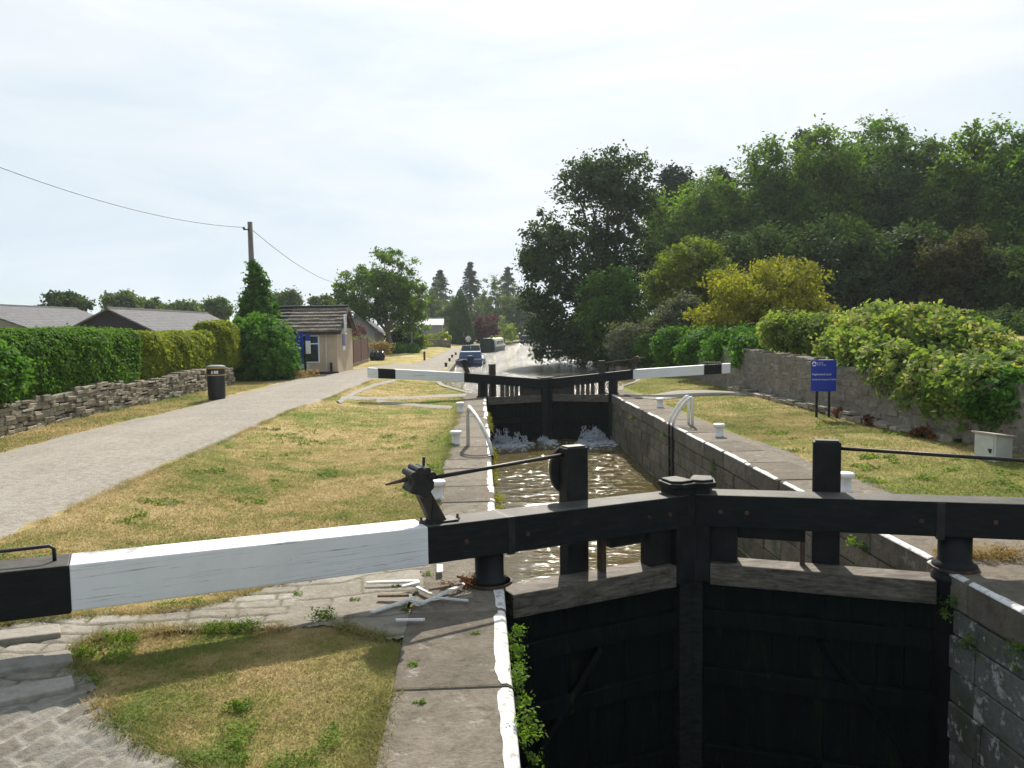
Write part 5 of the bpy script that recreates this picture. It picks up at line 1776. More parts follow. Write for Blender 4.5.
# fence beside the hut, with red-leaved shrub and greens behind
fx, fy = HX - 0.35, HY + hutD + 0.2
root = thing('board_fence', 'reddish brown board fence with a white notice beyond the hut', 'fence', (fx, fy, HZ))
m = MB()
Lw = 9.2
nb = 60
for i in range(nb):
    y = Lw * i / nb
    m.box(-.02, .01, y + .006, y + Lw / nb - .006, 0.22, 1.55 + 0.02 * R.random())
m.build('boards', 'brown_fence', root)
m = MB(); m.box(-.06, .04, 0, Lw, -.1, 0.2); m.build('stone_base', 'coping_stone', root)
m = MB()
for i in range(4):
    m.box(-.10, .03, Lw * i / 3 - .05, Lw * i / 3 + .05, -.1, 1.62)
m.build('fence_post', 'brown_fence', root)
m = MB(); m.box(.012, .022, 1.0, 1.8, 1.0, 1.5); m.build('notice', 'sign_white', root)
m = MB(); m.box(-.02, .05, -.2, 0.1, 0.0, 3.0); m.build('corner_post', 'dark_timber', root)
shrub('shrub', 'dark pink flowering bush above the board fence', [(358, 333, HY + 17, 8, 8, 0.8)], 'leaf_copper', 900, 0.12, 0.2, 321)
shrub('shrub', 'light green bush peeping over the board fence', [(362, 341, HY + 15.5, 9, 6, 0.6)], 'leaf_pale', 900, 0.12, 0.2, 322)

# ------------------------------------------------------------------ left background trees
def lobed_tree(label, Y, base_px, lobes, mat, n, leaf, clump, seed, r0, gap, bark='bark', name='broadleaf_tree'):
    b = AY(base_px, 350, Y); gz_ = float(hgt(b[0], Y))
    r_ = thing(name, label, 'tree', (b[0], Y, gz_))
    lob = []
    for (px, py, rx, rz, dy) in lobes:
        c = AY(px, py, Y); lob.append((c[0] - b[0], dy, c[2] - gz_, rx * Y / F, rx * Y / F, rz * Y / F))
    foliage('crown', lob, mat, n, leaf, clump, seed, r_, gap=gap, shell=0.75)
    m = MB(); limbs(m, (0, 0, 0), lob, r0, seed, 0.22); m.build('trunk', bark, r_, smooth=True)
    return r_


lobed_tree('large round crowned tree beyond the hut with light showing through', 74, 391, [(380, 268, 22, 16, 0), (356, 285, 20, 18, 1), (400, 275, 20, 20, -1), (412, 298, 16, 20, 0), (374, 295, 22, 20, -1), (395, 305, 22, 20, 1), (348, 305, 13, 12, 0), (415, 322, 12, 16, 1), (366, 315, 16, 12, 0), (384, 255, 12, 8, 0), (340, 290, 8, 10, 0)], 'leaf_wood', 11000, 0.24, 0.42, 331, 0.26, 0.38, 'pale_bark')
lobed_tree('low dense bushy tree at the right foot of the large round crowned tree', 78, 405, [(405, 338, 12, 14, 0), (395, 343, 12, 10, 0), (414, 340, 8, 14, 0)], 'leaf_dark', 3500, 0.22, 0.4, 332, 0.1, 0.2)
far = [(285, 17, 291, 312, 98, 'pale far tree showing above the tiled roof of the hut', 'leaf_far'),
       (322, 14, 297, 318, 100, 'low far tree just left of the large round crowned tree', 'leaf_far'),
       (62, 22, 293, 320, 88, 'spreading dark far tree above the leftmost bungalow roof', 'leaf_dark'),
       (122, 17, 292, 318, 95, 'far tree with a dark topknot between the two bungalow roofs', 'leaf_far'),
       (148, 18, 300, 322, 99, 'low far tree above the left end of the long grey tiled roof', 'leaf_far'),
       (182, 20, 303, 322, 92, 'dark low far tree above the middle of the long grey tiled roof', 'leaf_far'),
       (215, 15, 300, 325, 95, 'feathery far tree left of the telegraph pole', 'leaf_far'),
       (432, 20, 280, 340, 150, 'rounded far tree between the shed and the large round crowned tree', 'leaf_far'),
       (497, 24, 274, 342, 158, 'broad round far tree right of the tall spruce', 'leaf_far'),
       (528, 20, 285, 342, 165, 'far tree partly behind the big dark canal tree', 'leaf_far'),
       (453, 17, 296, 342, 140, 'rounded far tree just behind the dark cypress', 'leaf_far'),
       (482, 15, 291, 342, 166, 'far tree between the tall spruce and the broad round tree', 'leaf_far'),
       (514, 18, 296, 345, 148, 'dark low tree behind the far moored cruiser', 'leaf_dark'),
       (545, 22, 290, 345, 172, 'far dark tree closing the bend of the canal', 'leaf_dark')]
for i, (px, hw, a, b, Y, lab, mt) in enumerate(far):
    tree(px, hw, a, b, Y, lab, mt, 340 + i, 4200, 0.34, 0.5, k=9, gap=0.38, r0=0.2, group='trees on the skyline')
conifer(440, 24, 270, 340, 170, 'hazy dark spruce behind the grey shed', 361, 3500, 0.5, mat='leaf_haze', group='trees on the skyline')
conifer(470, 20, 262, 340, 175, 'tall spruce with clear tiers right of the dark cypress', 362, 3500, 0.5, mat='leaf_haze', group='trees on the skyline')
conifer(508, 17, 267, 330, 185, 'spruce tip showing above the broad round far tree', 363, 2500, 0.5, mat='leaf_haze', group='trees on the skyline')
conifer(460, 14, 288, 344, 112, 'dense dark green cypress cone beside the shed', 364, 6000, 0.3, mat='leaf_wood_blue', dense=True)
shrub('shrub', 'purple leaved bush near the far narrowboat', [(480, 331, 116, 8, 12, 1.4), (490, 328, 117, 8, 11, 1.4), (486, 338, 116, 10, 8, 1.2)], 'leaf_copper', 2600, 0.28, 0.4, 371)
shrub('shrub', 'light green bush right of the purple leaved bush', [(504, 326, 120, 8, 9, 1.3), (507, 336, 120, 8, 8, 1.2)], 'leaf_pale', 1800, 0.28, 0.4, 372)
shrub('low_hedge', 'low yellow green hedge in front of the grey shed', [(428, 336.5, 98, 9, 3, 0.6), (441, 336.5, 98, 9, 3, 0.6)], 'leaf_hedge_yellow', 1500, 0.2, 0.25, 373, cat='hedge', stems=False)
shrub('low_hedge', 'dark low hedge below the large round crowned tree', [(395, 350, 70, 10, 5, 0.7), (410, 350, 71, 9, 5, 0.7), (383, 351, 68, 6, 4, .6)], 'leaf_bush', 2500, 0.16, 0.25, 374, cat='hedge', stems=False)
shrub('shrub', 'yellow green bush below the grey shed', [(424, 345, 84, 7, 4, .6)], 'leaf_hedge_yellow', 700, 0.18, 0.25, 375, stems=False)
rubble_wall([(-8.0, 92), (-3.4, 92)], lambda s: 0.85, 'low grey wall in front of the far shed', 'rubble_wall', 0.4, 55, course=0.2)
shrub('dry_shrub', 'straw coloured arching shrub above the black sacks', [(378, 346, 57, 9, 5, 0.7), (386, 349, 57.5, 5, 5, .5)], 'leaf_straw', 1500, 0.14, 0.2, 376)
for i, (px, lab) in enumerate(((372.5, 'leftmost black sack under the straw coloured shrub'), (377, 'middle black sack under the straw coloured shrub'), (381.5, 'rightmost black sack under the straw coloured shrub'))):
    c = AY(px, 353, 55.8)
    m = MB(); m.blob((0, 0, 0.28), (0.24, 0.28, 0.34), i, 12, 8, 0.1); m.blob((0.02, 0, 0.64), (0.07, 0.07, 0.09), i + 5, 8, 5, 0.2)
    tag(m.build('black_sack', 'sack_black', loc=(c[0], 55.8, float(hgt(c[0], 55.8))), smooth=True), lab, 'sack', 'black sacks on the grass')
# posts
p = G(424.5, 360)
root = thing('marker_post', 'short brown post with a pale cap on the far grass', 'post', p)
m = MB(); m.box(-.07, .07, -.07, .07, -.1, 0.58); m.build('post', 'brown_fence', root, bevel=0.01)
m = MB(); m.box(-.09, .09, -.09, .09, 0.581, 0.68); m.build('cap', 'sign_white', root, bevel=0.01)
p = AY(412, 349, 73)
o = MB().tube([(0, 0, -.1), (0, 0, 1.9)], 0.06, 8).build('grey_post', 'grey_post', loc=(p[0], 73, float(hgt(p[0], 73))))
tag(o, 'thin grey post in front of the large round crowned tree', 'post')
first = None
for (px, py, lab) in ((446, 366.5, 'black mooring post nearest the upper gate on the canal edge'), (449.6, 361.5, 'second black mooring post along the canal edge'), (452.2, 357.8, 'third black mooring post along the canal edge'), (455.8, 355.2, 'farthest black mooring post by the blue cruiser')):
    p = G(px, py)
    if first is None:
        m = MB(); m.lathe([(0.09, -.05), (0.08, 0.0), (0.075, 0.16), (0.10, 0.18), (0.10, 0.23), (0.06, 0.25)], n=12)
        o = first = m.build('mooring_post', 'black_iron', smooth=True)
    else:
        o = first.copy(); COL.objects.link(o)
    o.location = p
    tag(o, lab, 'mooring post', 'black mooring posts along the canal edge')

# ------------------------------------------------------------------ boats


def hull(root, L, w, z0, z1, mat, bow=0.25, name='hull'):
    m = MB()
    secs = []
    N = 14
    for i in range(N + 1):
        t = i / N
        k = 1 if t < 1 - bow else math.sqrt(max(0.0, 1 - ((t - 1 + bow) / bow) ** 2)) * 0.97 + 0.03
        y = L * t
        ri = 0.12 * max(0, (t - 0.6) / 0.4) ** 2
        secs.append([(-w / 2 * k, y, z1 + ri), (-w / 2 * k * 0.92, y, (z0 + z1) / 2), (-w / 2 * k * 0.78, y, z0), (w / 2 * k * 0.78, y, z0), (w / 2 * k * 0.92, y, (z0 + z1) / 2), (w / 2 * k, y, z1 + ri)])
    b = len(m.v)
    for s in secs: m.v += s
    n = 6
    for i in range(N):
        for k in range(n):
            k2 = (k + 1) % n
            m.f.append((b + i * n + k, b + i * n + k2, b + (i + 1) * n + k2, b + (i + 1) * n + k))
    m.f.append(tuple(range(n))); m.f.append(tuple(N * n + k for k in range(n)))
    return m.build(name, mat, root, bevel=0.02)


def cruiser(x, y, w, L, label, upper, cover, rot=0, top=1.35):
    root = thing('cabin_cruiser', label, 'boat', (x, y, -0.30))
    root.rotation_euler = (0, 0, rot)
    hull(root, L, w, -0.3, 0.55, upper)
    m = MB(); m.box(-w / 2 + .02, w / 2 - .02, -0.03, L * .8, 0.12, 0.20); m.build('rubbing_strake', 'boat_navy', root)
    m = MB(); hh = top
    m.prism([(-w * .46, 0.25, 0.555), (w * .46, 0.25, 0.555), (w * .40, 0.25, hh * .78), (-w * .40, 0.25, hh * .78)], (0, L * .28, 0)); m.build('cockpit_cover', cover, root, bevel=0.05)
    y1 = 0.25 + L * .28
    m = MB(); m.prism([(-w * .44, y1 + .01, 0.555), (w * .44, y1 + .01, 0.555), (w * .38, y1 + .01, hh * .8), (-w * .38, y1 + .01, hh * .8)], (0, L * .3, 0)); cb = m.build('cabin', 'boat_white', root, bevel=0.04)
    m = MB()
    for sx in (-1, 1):
        m.box(min(sx * w * .40, sx * w * .435), max(sx * w * .40, sx * w * .435), y1 + .3, y1 + L * .25, .72, .95)
    m.build('side_window', 'window_glass', cb)
    # windscreen frame
    ws = MB()
    z0 = hh * .78; z1 = hh * 1.08
    a = [(-w * .40, y1 - .05, z0), (-w * .35, y1 + .05, z1), (w * .35, y1 + .05, z1), (w * .40, y1 - .05, z0)]
    ws.tube(a, 0.035, 6); ws.tube([(0, y1, z0), (0, y1 + .05, z1)], .025, 6)
    w_ = ws.build('windscreen_frame', 'boat_white', root)
    g_ = MB(); g_.prism([(-w * .39, y1 - .03, z0), (w * .39, y1 - .03, z0), (w * .34, y1 + .04, z1 - .02), (-w * .34, y1 + .04, z1 - .02)], (0, 0.012, 0)); g_.build('windscreen', 'window_glass', w_)
    m = MB(); m.box(-.18, .18, -.28, -.02, 0.05, 0.75); m.box(-.1, .1, -.24, -.05, -.3, .05); m.build('outboard_motor', 'boat_navy', root, bevel=.04)
    m = MB(); m.box(-w * .42, -w * .12, -.045, -.031, .42, .52); m.box(w * .16, w * .44, -.045, -.031, .45, .53); m.build('transom_trim', 'boat_white', root)
    for sx in (-1, 1):
        m = MB(); m.lathe([(0.03, 0), (0.09, .05), (0.09, .35), (0.03, .42)], (sx * (w / 2 + .09), L * .2, 0.08), 10); m.build('fender', 'boat_white', root, smooth=True)
    return root


b1 = G(469.5, 366.5, -0.3)
cruiser(float(b1[0]) + .05, float(b1[1]), 1.75, 6.0, 'blue covered cabin cruiser moored by the towpath beyond the far gate', 'boat_blue', 'boat_blue', math.radians(-1), 1.3)
b3 = G(525.5, 343.6, -0.3)
cruiser(float(b3[0]), float(b3[1]), 2.0, 6.5, 'dark navy cruiser farthest away at the bend of the canal', 'boat_navy', 'boat_navy', math.radians(-14), 1.6)
b2 = G(487, 352.4, -0.3)
root = thing('narrowboat', 'dark green narrowboat with cream sides moored before the purple bush', 'boat', (float(b2[0]), float(b2[1]), -.3))
root.rotation_euler = (0, 0, math.radians(-9))
root.scale = (0.86, 0.7, 0.92)
hull(root, 15, 2.05, -.3, .62, 'boat_green', 0.15)
m = MB(); m.prism([(-.95, 2.0, .62), (.95, 2.0, .62), (.78, 2.0, 1.5), (.5, 2.0, 1.6), (-.5, 2.0, 1.6), (-.78, 2.0, 1.5)], (0, 10, 0)); cb = m.build('cabin', 'boat_cream', root, bevel=.03)
m = MB(); m.prism([(-.97, 0.3, .62), (.97, 0.3, .62), (.82, 0.3, 1.45), (.5, 0.3, 1.62), (-.5, 0.3, 1.62), (-.82, 0.3, 1.45)], (0, 1.69, 0)); m.build('stern_cover', 'boat_green', root, bevel=.05)
m = MB()
for k in range(5): m.box(.86, .97, 3.2 + k * 1.7, 3.9 + k * 1.7, .85, 1.25)
m.build('side_window', 'window_glass', cb)
m = MB()
for k in range(6): m.blob((R.uniform(-.4, .4), 3 + k * 1.4, 1.72), (.2, .3, .16), k, 8, 5, .2)
m.build('roof_plants', 'leaf_hedge_yellow', cb)

# ------------------------------------------------------------------ people on the far bank


def person(x, y, label, top, rot):
    gz_ = float(hgt(x, y))
    root = thing('person', label, 'person', (x, y, gz_))
    root.rotation_euler = (0, 0, rot)
    J = {'pelvis': (0, 0, .95), 'waist': (0, 0, 1.08), 'chest': (0, 0, 1.32), 'neck': (0, 0, 1.48), 'head': (0, 0.01, 1.62), 'crown': (0, 0.01, 1.72)}
    chains = [['pelvis', 'waist', 'chest', 'neck', 'head', 'crown']]
    rad = {'pelvis': .15, 'waist': .135, 'chest': .16, 'neck': .055, 'head': .095, 'crown': .06}
    for s, nm in ((-1, 'l'), (1, 'r')):
        J[nm + 'hip'] = (s * .09, 0, .90); J[nm + 'knee'] = (s * .10, -.03, .50); J[nm + 'ank'] = (s * .10, 0.02 * s, .08); J[nm + 'toe'] = (s * .11, -.15, .04)
        J[nm + 'sh'] = (s * .19, 0, 1.40); J[nm + 'elb'] = (s * .25, .02, 1.12); J[nm + 'wri'] = (s * .22, -.10, .90); J[nm + 'hand'] = (s * .21, -.14, .80)
        rad.update({nm + 'hip': .10, nm + 'knee': .065, nm + 'ank': .045, nm + 'toe': .04, nm + 'sh': .065, nm + 'elb': .045, nm + 'wri': .03, nm + 'hand': .035})
        chains += [['pelvis', nm + 'hip', nm + 'knee', nm + 'ank', nm + 'toe'], ['chest', nm + 'sh', nm + 'elb', nm + 'wri', nm + 'hand']]
    names = list(J); idx = {k: i for i, k in enumerate(names)}
    edges = [(idx[a], idx[b]) for c in chains for a, b in zip(c[:-1], c[1:])]
    me = bpy.data.meshes.new('body'); me.from_pydata([J[k] for k in names], edges, [])
    o = link('body', me, 'cloth_dark', root)
    md = o.modifiers.new('skin', 'SKIN')
    for i, k in enumerate(names):
        sv = me.skin_vertices[0].data[i]; sv.radius = (rad[k], rad[k] * .8)
        sv.use_root = (k == 'pelvis')
    s2 = o.modifiers.new('sub', 'SUBSURF'); s2.levels = 1; s2.render_levels = 1
    m = MB(); m.lathe([(.165, .92), (.16, 1.05), (.185, 1.30), (.20, 1.40), (.12, 1.47), (.07, 1.49)], n=16); sh = m.build('shirt', top, root, smooth=True)
    m = MB()
    for s in (-1, 1): m.tube([(s * .17, 0, 1.40), (s * .24, .015, 1.2), (s * .255, .02, 1.12)], [.085, .07, .065], 8)
    m.build('sleeve', top, sh)
    m = MB(); m.blob((0, .0, 1.635), (.088, .105, .12), 3, 12, 8, 0.0); m.blob((0, -.105, 1.62), (.018, .02, .025), 4, 6, 4, 0); m.build('face', 'skin', root, smooth=True)
    m = MB(); m.blob((0, .025, 1.675), (.098, .105, .105), 6, 12, 8, 0.03); m.build('hair', 'hair', root, smooth=True)
    return root


pp = AY(468.8, 340, 80); person(float(pp[0]) - .05, 80, 'person in a white top standing on the bank behind the blue cruiser', 'cloth_white', math.radians(160))
pp = AY(463.8, 340, 81); person(float(pp[0]), 81, 'person in dark clothes standing on the bank behind the blue cruiser', 'cloth_dark', math.radians(200))

# ------------------------------------------------------------------ weeds and grass


def weed(px, py, w, hh, mat, label, seed, n=160, leaf=0.03, pos=None, grp='green weeds between the paving stones', nm='weed'):
    p = G(px, py) if pos is None else np.array(pos)
    r_ = thing(nm, label, 'weed', p, grp)
    if w < .08: w, hh, leaf, n = w * .8, hh * .6, .016, int(n * .7)
    else: leaf, n = .022, int(n * 1.3)
    foliage('foliage', [(0, 0, hh * .45, w, w * .7, hh * .55)], mat, n, leaf, w * .35, seed, r_, gap=0, per=8)
    return r_


wl_ = [(120, 640, .13, .07, 'bushy green weed clump at the left tip of the grass patch'), (88, 655, .10, .06, 'low green weed at the lower left tip of the grass patch'), (325, 617, .11, .06, 'green weed tuft between the flagstones and the shaded grass'), (298, 594, .07, .04, 'small green weed in a flagstone joint under the white beam'), (218, 629, .12, .05, 'flat green weed on the top edge of the grass patch'), (245, 626, .10, .06, 'weed clump right of the flat one on the grass patch edge'),
       (310, 577, .12, .04, 'flat weed at the edge of the lawn below the beam'), (355, 600, .05, .03, 'tiny weed left of the white battens'), (396, 587, .04, .03, 'tiny weed beside the long white splinter'), (405, 610, .05, .03, 'tiny weed between two white battens'), (428, 575, .07, .03, 'flat weed in the joint beside the stubby offcut'), (412, 665, .05, .03, 'tiny yellowish weed in the first coping joint'), (475, 634, .05, .03, 'tiny bright weed in the coping joint near the heel post'), (420, 704, .05, .03, 'tiny weed in the nearest coping joint but one'), (238, 706, .08, .025, 'green weed in the middle of the dry grass patch'), (235, 745, .07, .03, 'green weed at the bottom of the dry grass patch')]
for i, (px, py, w, hh, lab) in enumerate(wl_):
    weed(px, py, w, hh, 'leaf_weed', lab, 400 + i, int(80 + 1500 * w))
# growth on the walls
for i, (y, z, s, lab) in enumerate(((4.6, -.12, .16, 'pale weeds hanging over the left coping nearest the camera'), (5.3, -.10, .18, 'bright weeds under the white edge halfway to the heel post'), (6.0, -.08, .12, 'small pale weeds under the white edge close to the heel post'))):
    r_ = thing('wall_weed', lab, 'weed', (LX + .03, y, z), 'weeds on the lock walls')
    foliage('foliage', [(0.03, 0, 0, .06, .32, s), (0.05, .25, -.1, .07, .2, s)], 'leaf_weed', 420, .032, .05, 430 + i, r_, gap=0)
for i, (y, lab) in enumerate(((10.5, 'yellow moss strip on the left wall edge behind the near gate'), (15.0, 'yellow moss strip on the left wall edge below the rusty hoop'), (21.0, 'yellow moss strip on the left wall edge towards the far gate'))):
    r_ = thing('wall_moss', lab, 'moss', (LX + .01, y, -.12), 'weeds on the lock walls')
    foliage('foliage', [(0.02, 0, 0, .05, 2.2 if i else 1.4, .10)], 'leaf_moss', 1100, .035, .06, 440 + i, r_, gap=0.2)
for i, (y, z, sx, lab) in enumerate(((15.2, -.35, .1, 'yellow green weed on the right chamber wall above the near mitre posts'), (13.2, -.55, .1, 'yellow weed on the right chamber wall nearest the gate'), (19.5, -.3, .08, 'small weed on the right chamber wall beyond the ladder'), (23.5, -.35, .08, 'small weed on the right chamber wall by the far gate'), (9.2, -.28, .12, 'weed on the right chamber wall just behind the lower gate'))):
    r_ = thing('wall_weed', lab, 'weed', (RX - .03, y, z), 'weeds on the lock walls')
    foliage('foliage', [(0, 0, 0, .05, sx * 1.6, sx)], 'leaf_moss' if i % 2 else 'leaf_weed', 90, .035, .05, 450 + i, r_, gap=0)
for i, (y, z, lab) in enumerate(((7.2, -.3, 'weed high on the limewashed tail wall beside the heel post'), (6.9, -.55, 'lower weed on the limewashed tail wall'), (6.3, -.35, 'weed on the limewashed tail wall near the right edge'))):
    r_ = thing('wall_weed', lab, 'weed', (4.44 - .03, y, z), 'weeds on the lock walls')
    foliage('foliage', [(0, 0, 0, .05, .12, .12)], 'leaf_weed', 130, .03, .05, 460 + i, r_, gap=0)
# dead weed heap behind the right heel post
r_ = thing('dry_weed_heap', 'heap of dry brown cut weed behind the right heel post', 'weed heap', (5.0, 7.75, 0.0))
foliage('foliage', [(0, 0, .04, .35, .2, .07), (.3, -.1, .03, .25, .15, .05), (-.2, .05, .05, .15, .15, .06)], 'leaf_straw', 2200, .05, .06, 470, r_, gap=0, aspect=.2)
r_ = thing('dry_weed_heap', 'small dark litter of twigs at the foot of the left heel post', 'weed heap', (-.22, 7.25, 0.0))
foliage('foliage', [(0, 0, .03, .2, .18, .05)], 'leaf_dead', 500, .05, .05, 471, r_, gap=0, aspect=.2)
r_ = thing('dry_grass', 'dry straw coloured grass under the round bush by the hut', 'grass tuft', tuple(AY(296, 376, 36.0)[:2]) + (0.18,))
foliage('foliage', [(0, 0, .15, .5, .6, .25), (.5, .8, .1, .5, .5, .2)], 'leaf_straw', 1500, .14, .15, 472, r_, gap=0, aspect=.25)

# short lawn blades where the camera can tell them apart
paths = [flag_poly, sett_poly]


def blades(n, x0, x1, y0, y1, hmin, hmax, wid, seed, avoid):
    r2 = np.random.default_rng(seed)
    y = y0 * (y1 / y0) ** r2.random(n)
    x = r2.uniform(x0, x1, n)
    k = np.ones(n, bool)
    for pl_ in avoid:
        k &= ~in_poly(x + 0.1 * (vn(x, y, 4) - .5), y + .1 * (vn(y, x, 4) - .5), pl_)
    x, y = x[k], y[k]; n = len(x)
    return blade_mesh(x, y, hmin, hmax, wid, r2)


def blade_mesh(x, y, hmin, hmax, wid, r2):
    n = len(x)
    z = hgt(x, y) - 0.018 + 0.02 * (vn(x, y, 2.3) - 0.5)
    patch = vn(x, y, 3.1) * .6 + vn(x, y, 0.7) * .4
    hh = (hmin + (hmax - hmin) * r2.random(n)) * (0.40 + 0.8 * patch)
    a = r2.random(n) * 6.283; ln = r2.uniform(0.5, 2.4, n)
    dx, dy = np.cos(a), np.sin(a)
    b = a + r2.uniform(.8, 2.2, n)
    w = wid * r2.uniform(.6, 1.3, n)
    p0 = np.stack([x - dx * w, y - dy * w, z], 1); p1 = np.stack([x + dx * w, y + dy * w, z], 1)
    p2 = np.stack([x + np.cos(b) * hh * ln, y + np.sin(b) * hh * ln, z + hh], 1)
    V = np.stack([p0, p1, p2], 1).reshape(-1, 3)
    return V, np.arange(n * 3).reshape(-1, 3)


path_poly = [tuple(p[:2]) for p in pl] + [tuple(p[:2]) for p in pr[::-1]]
Vs, Qs, o_ = [], [], 0
for a in ((110000, -3.6, PAVE_L, 3.9, 8.0, .010, .032, .0028, 1), (120000, -5.6, PAVE_L, 7.2, 16, .016, .045, .005, 2), (60000, 5.7, 8.9, 7.5, 20, .016, .045, .006, 3), (40000, 5.6, 8.7, 16, 34, .02, .05, .009, 7), (45000, -5.8, PAVE_L, 16, 36, .02, .05, .009, 4), (26000, -10.3, -8.6, 13, 34, .03, .09, .01, 5)):
    V, Q = blades(*a, [flag_poly, sett_poly, path_poly])
    Vs.append(V); Qs.append(Q + o_); o_ += len(V)
for pl_, sd in ((iu + [(PAVE_L - .02, 3.5), (PAVE_L - .02, 6.0)], 21), ([tuple(p) for p in grass_edge], 22), ([tuple(p[:2]) for p in pr[1:8]], 23), ([(PAVE_L - .02, 8.4), (PAVE_L - .02, 27)], 24)):
    r2 = np.random.default_rng(sd)
    pa = np.array(pl_); dd = np.r_[0, np.cumsum(np.hypot(*np.diff(pa, axis=0).T))]
    nn_ = int(min(14000, dd[-1] * 1100))
    sv_ = r2.random(nn_) * dd[-1]
    keep_ = vn(sv_, 0 * sv_ + sd, 2.2) > 0.38
    sv_ = sv_[keep_]
    x_ = np.interp(sv_, dd, pa[:, 0]) + r2.normal(size=len(sv_)) * 0.045
    y_ = np.interp(sv_, dd, pa[:, 1]) + r2.normal(size=len(sv_)) * 0.045
    V, Q = blade_mesh(x_, y_, .03, .075, .0035, r2)
    V[:, 2] += 0.012
    Vs.append(V); Qs.append(Q + o_); o_ += len(V)
tag(link('lawn_grass', np_mesh('lawn_grass', np.concatenate(Vs), np.concatenate(Qs)), 'grass_blade'), 'short dry lawn grass on both sides of the lock', 'grass', kind='stuff')

r2 = np.random.default_rng(77)
x_ = np.concatenate([r2.uniform(-3.4, PAVE_L, 60000), r2.uniform(-5.6, PAVE_L, 50000), r2.uniform(5.7, 8.8, 30000)])
y_ = np.concatenate([3.9 * 2 ** r2.random(60000), 7 * 2.6 ** r2.random(50000), 7.5 * 2.4 ** r2.random(30000)])
dn = vn(x_, y_, 1.9) * .55 + vn(x_, y_, 5.5) * .45 + 0.25 * np.clip(1 - np.abs(x_ - PAVE_L) / .5, 0, 1) * (y_ > 7)
k_ = dn > 0.67 + 0.10 * r2.random(len(x_))
for pl_ in (flag_poly, sett_poly, path_poly): k_ &= ~in_poly(x_, y_, pl_)
x_, y_ = x_[k_], y_[k_]
C_ = np.stack([x_, y_, hgt(x_, y_) - .012 + .03 * r2.random(len(x_))], 1)
V, Q = leaf_quads(C_, 0.026, 0.8, 1.0, 78)
V = C_.repeat(4, 0) + (V - C_.repeat(4, 0)) * np.clip(C_[:, 1] / 6, .7, 2.2).repeat(4)[:, None]
tag(link('clover', np_mesh('clover', V, Q), 'leaf_clover'), 'patches of green clover growing through the dry lawn', 'clover', kind='stuff')

# ------------------------------------------------------------------ haze of a hot day
t = NT('haze_air')
pv = t.n('ShaderNodeVolumePrincipled')
pv.inputs['Color'].default_value = (0.86, 0.93, 1.0, 1)
pv.inputs['Density'].default_value = HAZE
pv.inputs['Anisotropy'].default_value = 0.3
t.l(pv.outputs[0], t.out.inputs['Volume'])
if HAZE > 0:
    hz = MB().box(-1700, 1700, -60, 1700, -6.0, 40.0).build('haze', 'haze_air')
    tag(hz, kind='stuff')

# ------------------------------------------------------------------ light
EL, AZ = math.radians(39), math.radians(8)     # azimuth measured from +Y towards +X
sun = bpy.data.lights.new('sun', 'SUN')
sun.energy = 3.9
sun.angle = math.radians(0.5)
sun.color = (1.0, 0.925, 0.81)
so = bpy.data.objects.new('sun', sun); COL.objects.link(so)
d = Vector((math.sin(AZ) * math.cos(EL), math.cos(AZ) * math.cos(EL), math.sin(EL)))
so.rotation_euler = d.to_track_quat('Z', 'Y').to_euler()
so.location = (0, 0, 60)

w = bpy.data.worlds.new('World'); SC.world = w
w.use_nodes = True
nt = w.node_tree; nt.nodes.clear()
out = nt.nodes.new('ShaderNodeOutputWorld'); bg = nt.nodes.new('ShaderNodeBackground')
sky = nt.nodes.new('ShaderNodeTexSky'); sky.sky_type = 'NISHITA'; sky.sun_disc = False
sky.sun_elevation = EL; sky.sun_rotation = AZ
sky.air_density = 1.0; sky.dust_density = 2.2; sky.ozone_density = 1.0
tc = nt.nodes.new('ShaderNodeTexCoord')
mp = nt.nodes.new('ShaderNodeMapping'); mp.inputs['Scale'].default_value = (1.0, 1.0, 4.5); mp.inputs['Rotation'].default_value = (0.12, 0.25, 0.4)
nt.links.new(tc.outputs['Generated'], mp.inputs['Vector'])
nz = nt.nodes.new('ShaderNodeTexNoise'); nz.inputs['Scale'].default_value = 2.4; nz.inputs['Detail'].default_value = 7; nz.inputs['Roughness'].default_value = 0.58; nz.inputs['Distortion'].default_value = 0.5
nt.links.new(mp.outputs[0], nz.inputs['Vector'])
rp = nt.nodes.new('ShaderNodeValToRGB'); rp.color_ramp.elements[0].position = 0.36; rp.color_ramp.elements[1].position = 0.70
rp.color_ramp.elements[0].color = (0, 0, 0, 1); rp.color_ramp.elements[1].color = (1, 1, 1, 1)
nt.links.new(nz.outputs['Fac'], rp.inputs[0])
cap = nt.nodes.new('ShaderNodeVectorMath'); cap.operation = 'MINIMUM'; cap.inputs[1].default_value = (5.0, 5.35, 5.7)
nt.links.new(sky.outputs[0], cap.inputs[0])
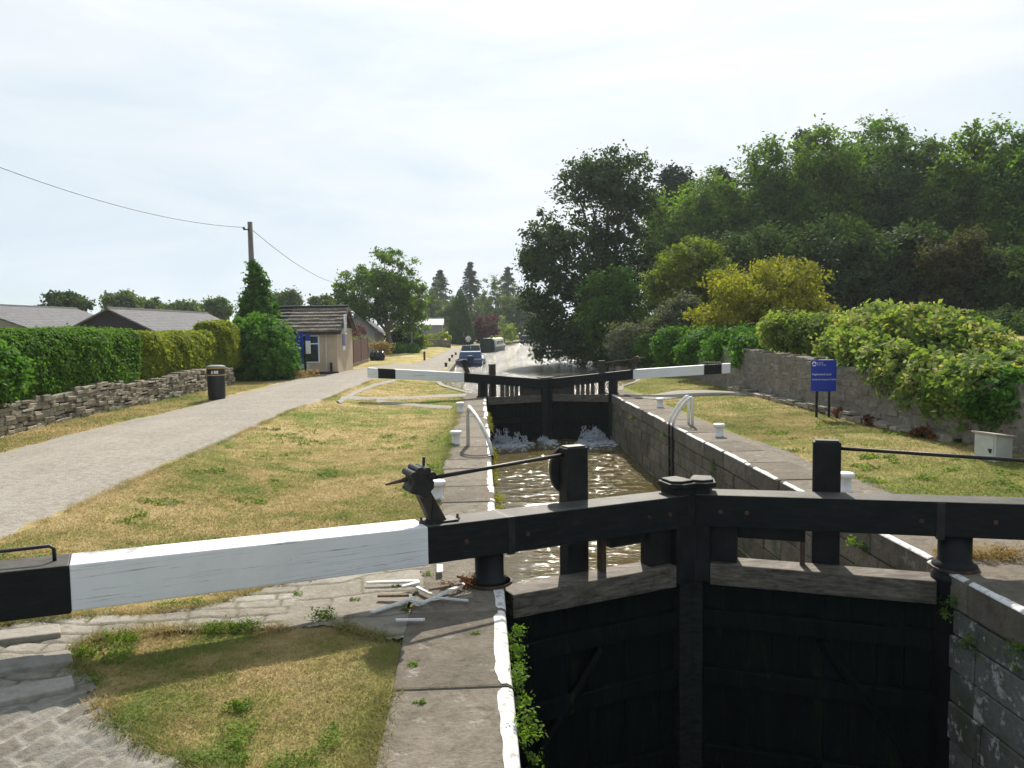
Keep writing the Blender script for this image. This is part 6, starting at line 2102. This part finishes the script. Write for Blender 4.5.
# thin high cloud, brightest round the sun
dt = nt.nodes.new('ShaderNodeVectorMath'); dt.operation = 'DOT_PRODUCT'; dt.inputs[1].default_value = tuple(d)
nt.links.new(tc.outputs['Generated'], dt.inputs[0])
mr = nt.nodes.new('ShaderNodeMapRange'); mr.inputs['From Min'].default_value = -1.0; mr.inputs['From Max'].default_value = 1.0
nt.links.new(dt.outputs['Value'], mr.inputs['Value'])
veil = nt.nodes.new('ShaderNodeValToRGB')
el = veil.color_ramp.elements
for p_, c_ in ((0.0, (.29, .32, .355)), (0.62, (.375, .40, .43)), (0.80, (.425, .465, .50)), (0.90, (.465, .49, .51)), (0.955, (.545, .555, .565))):
    e_ = el.new(p_) if p_ > 0 else el[0]
    e_.color = (*c_, 1)
el[len(el) - 1].color = (.60, .60, .60, 1)
nt.links.new(mr.outputs[0], veil.inputs[0])
sc_ = nt.nodes.new('ShaderNodeVectorMath'); sc_.operation = 'SCALE'; sc_.inputs['Scale'].default_value = 10.0
nt.links.new(veil.outputs[0], sc_.inputs[0])
mx = nt.nodes.new('ShaderNodeMix'); mx.data_type = 'RGBA'
nt.links.new(rp.outputs[0], mx.inputs[0])
# clear gaps between the wisps are a little bluer
gapc = nt.nodes.new('ShaderNodeMix'); gapc.data_type = 'RGBA'; gapc.blend_type = 'MULTIPLY'; gapc.inputs[0].default_value = 1.0
nt.links.new(sc_.outputs[0], gapc.inputs[6]); gapc.inputs[7].default_value = (0.83, 0.93, 1.01, 1)
gm = nt.nodes.new('ShaderNodeMix'); gm.data_type = 'RGBA'; gm.inputs[0].default_value = 0.25
nt.links.new(gapc.outputs[2], gm.inputs[6]); nt.links.new(cap.outputs[0], gm.inputs[7])
nt.links.new(gm.outputs[2], mx.inputs[6])
brt = nt.nodes.new('ShaderNodeVectorMath'); brt.operation = 'SCALE'; brt.inputs['Scale'].default_value = 1.12
nt.links.new(sc_.outputs[0], brt.inputs[0]); nt.links.new(brt.outputs[0], mx.inputs[7])
nt.links.new(mx.outputs[2], bg.inputs['Color'])
bg.inputs['Strength'].default_value = 0.10
nt.links.new(bg.outputs[0], out.inputs['Surface'])

vs = SC.view_settings
vs.view_transform = 'Standard'; vs.look = 'None'; vs.exposure = 0.80; vs.gamma = 1.0; vs.use_curve_mapping = False
SC.render.engine = 'CYCLES'
SC.cycles.max_bounces = 6
SC.cycles.volume_bounces = 0
SC.cycles.diffuse_bounces = 3
SC.cycles.glossy_bounces = 3
SC.cycles.transmission_bounces = 4
SC.cycles.transparent_max_bounces = 6
SC.cycles.sample_clamp_indirect = 6
SC.cycles.use_denoising = True
try:
    SC.cycles.denoiser = 'OPENIMAGEDENOISE'
except Exception:
    pass
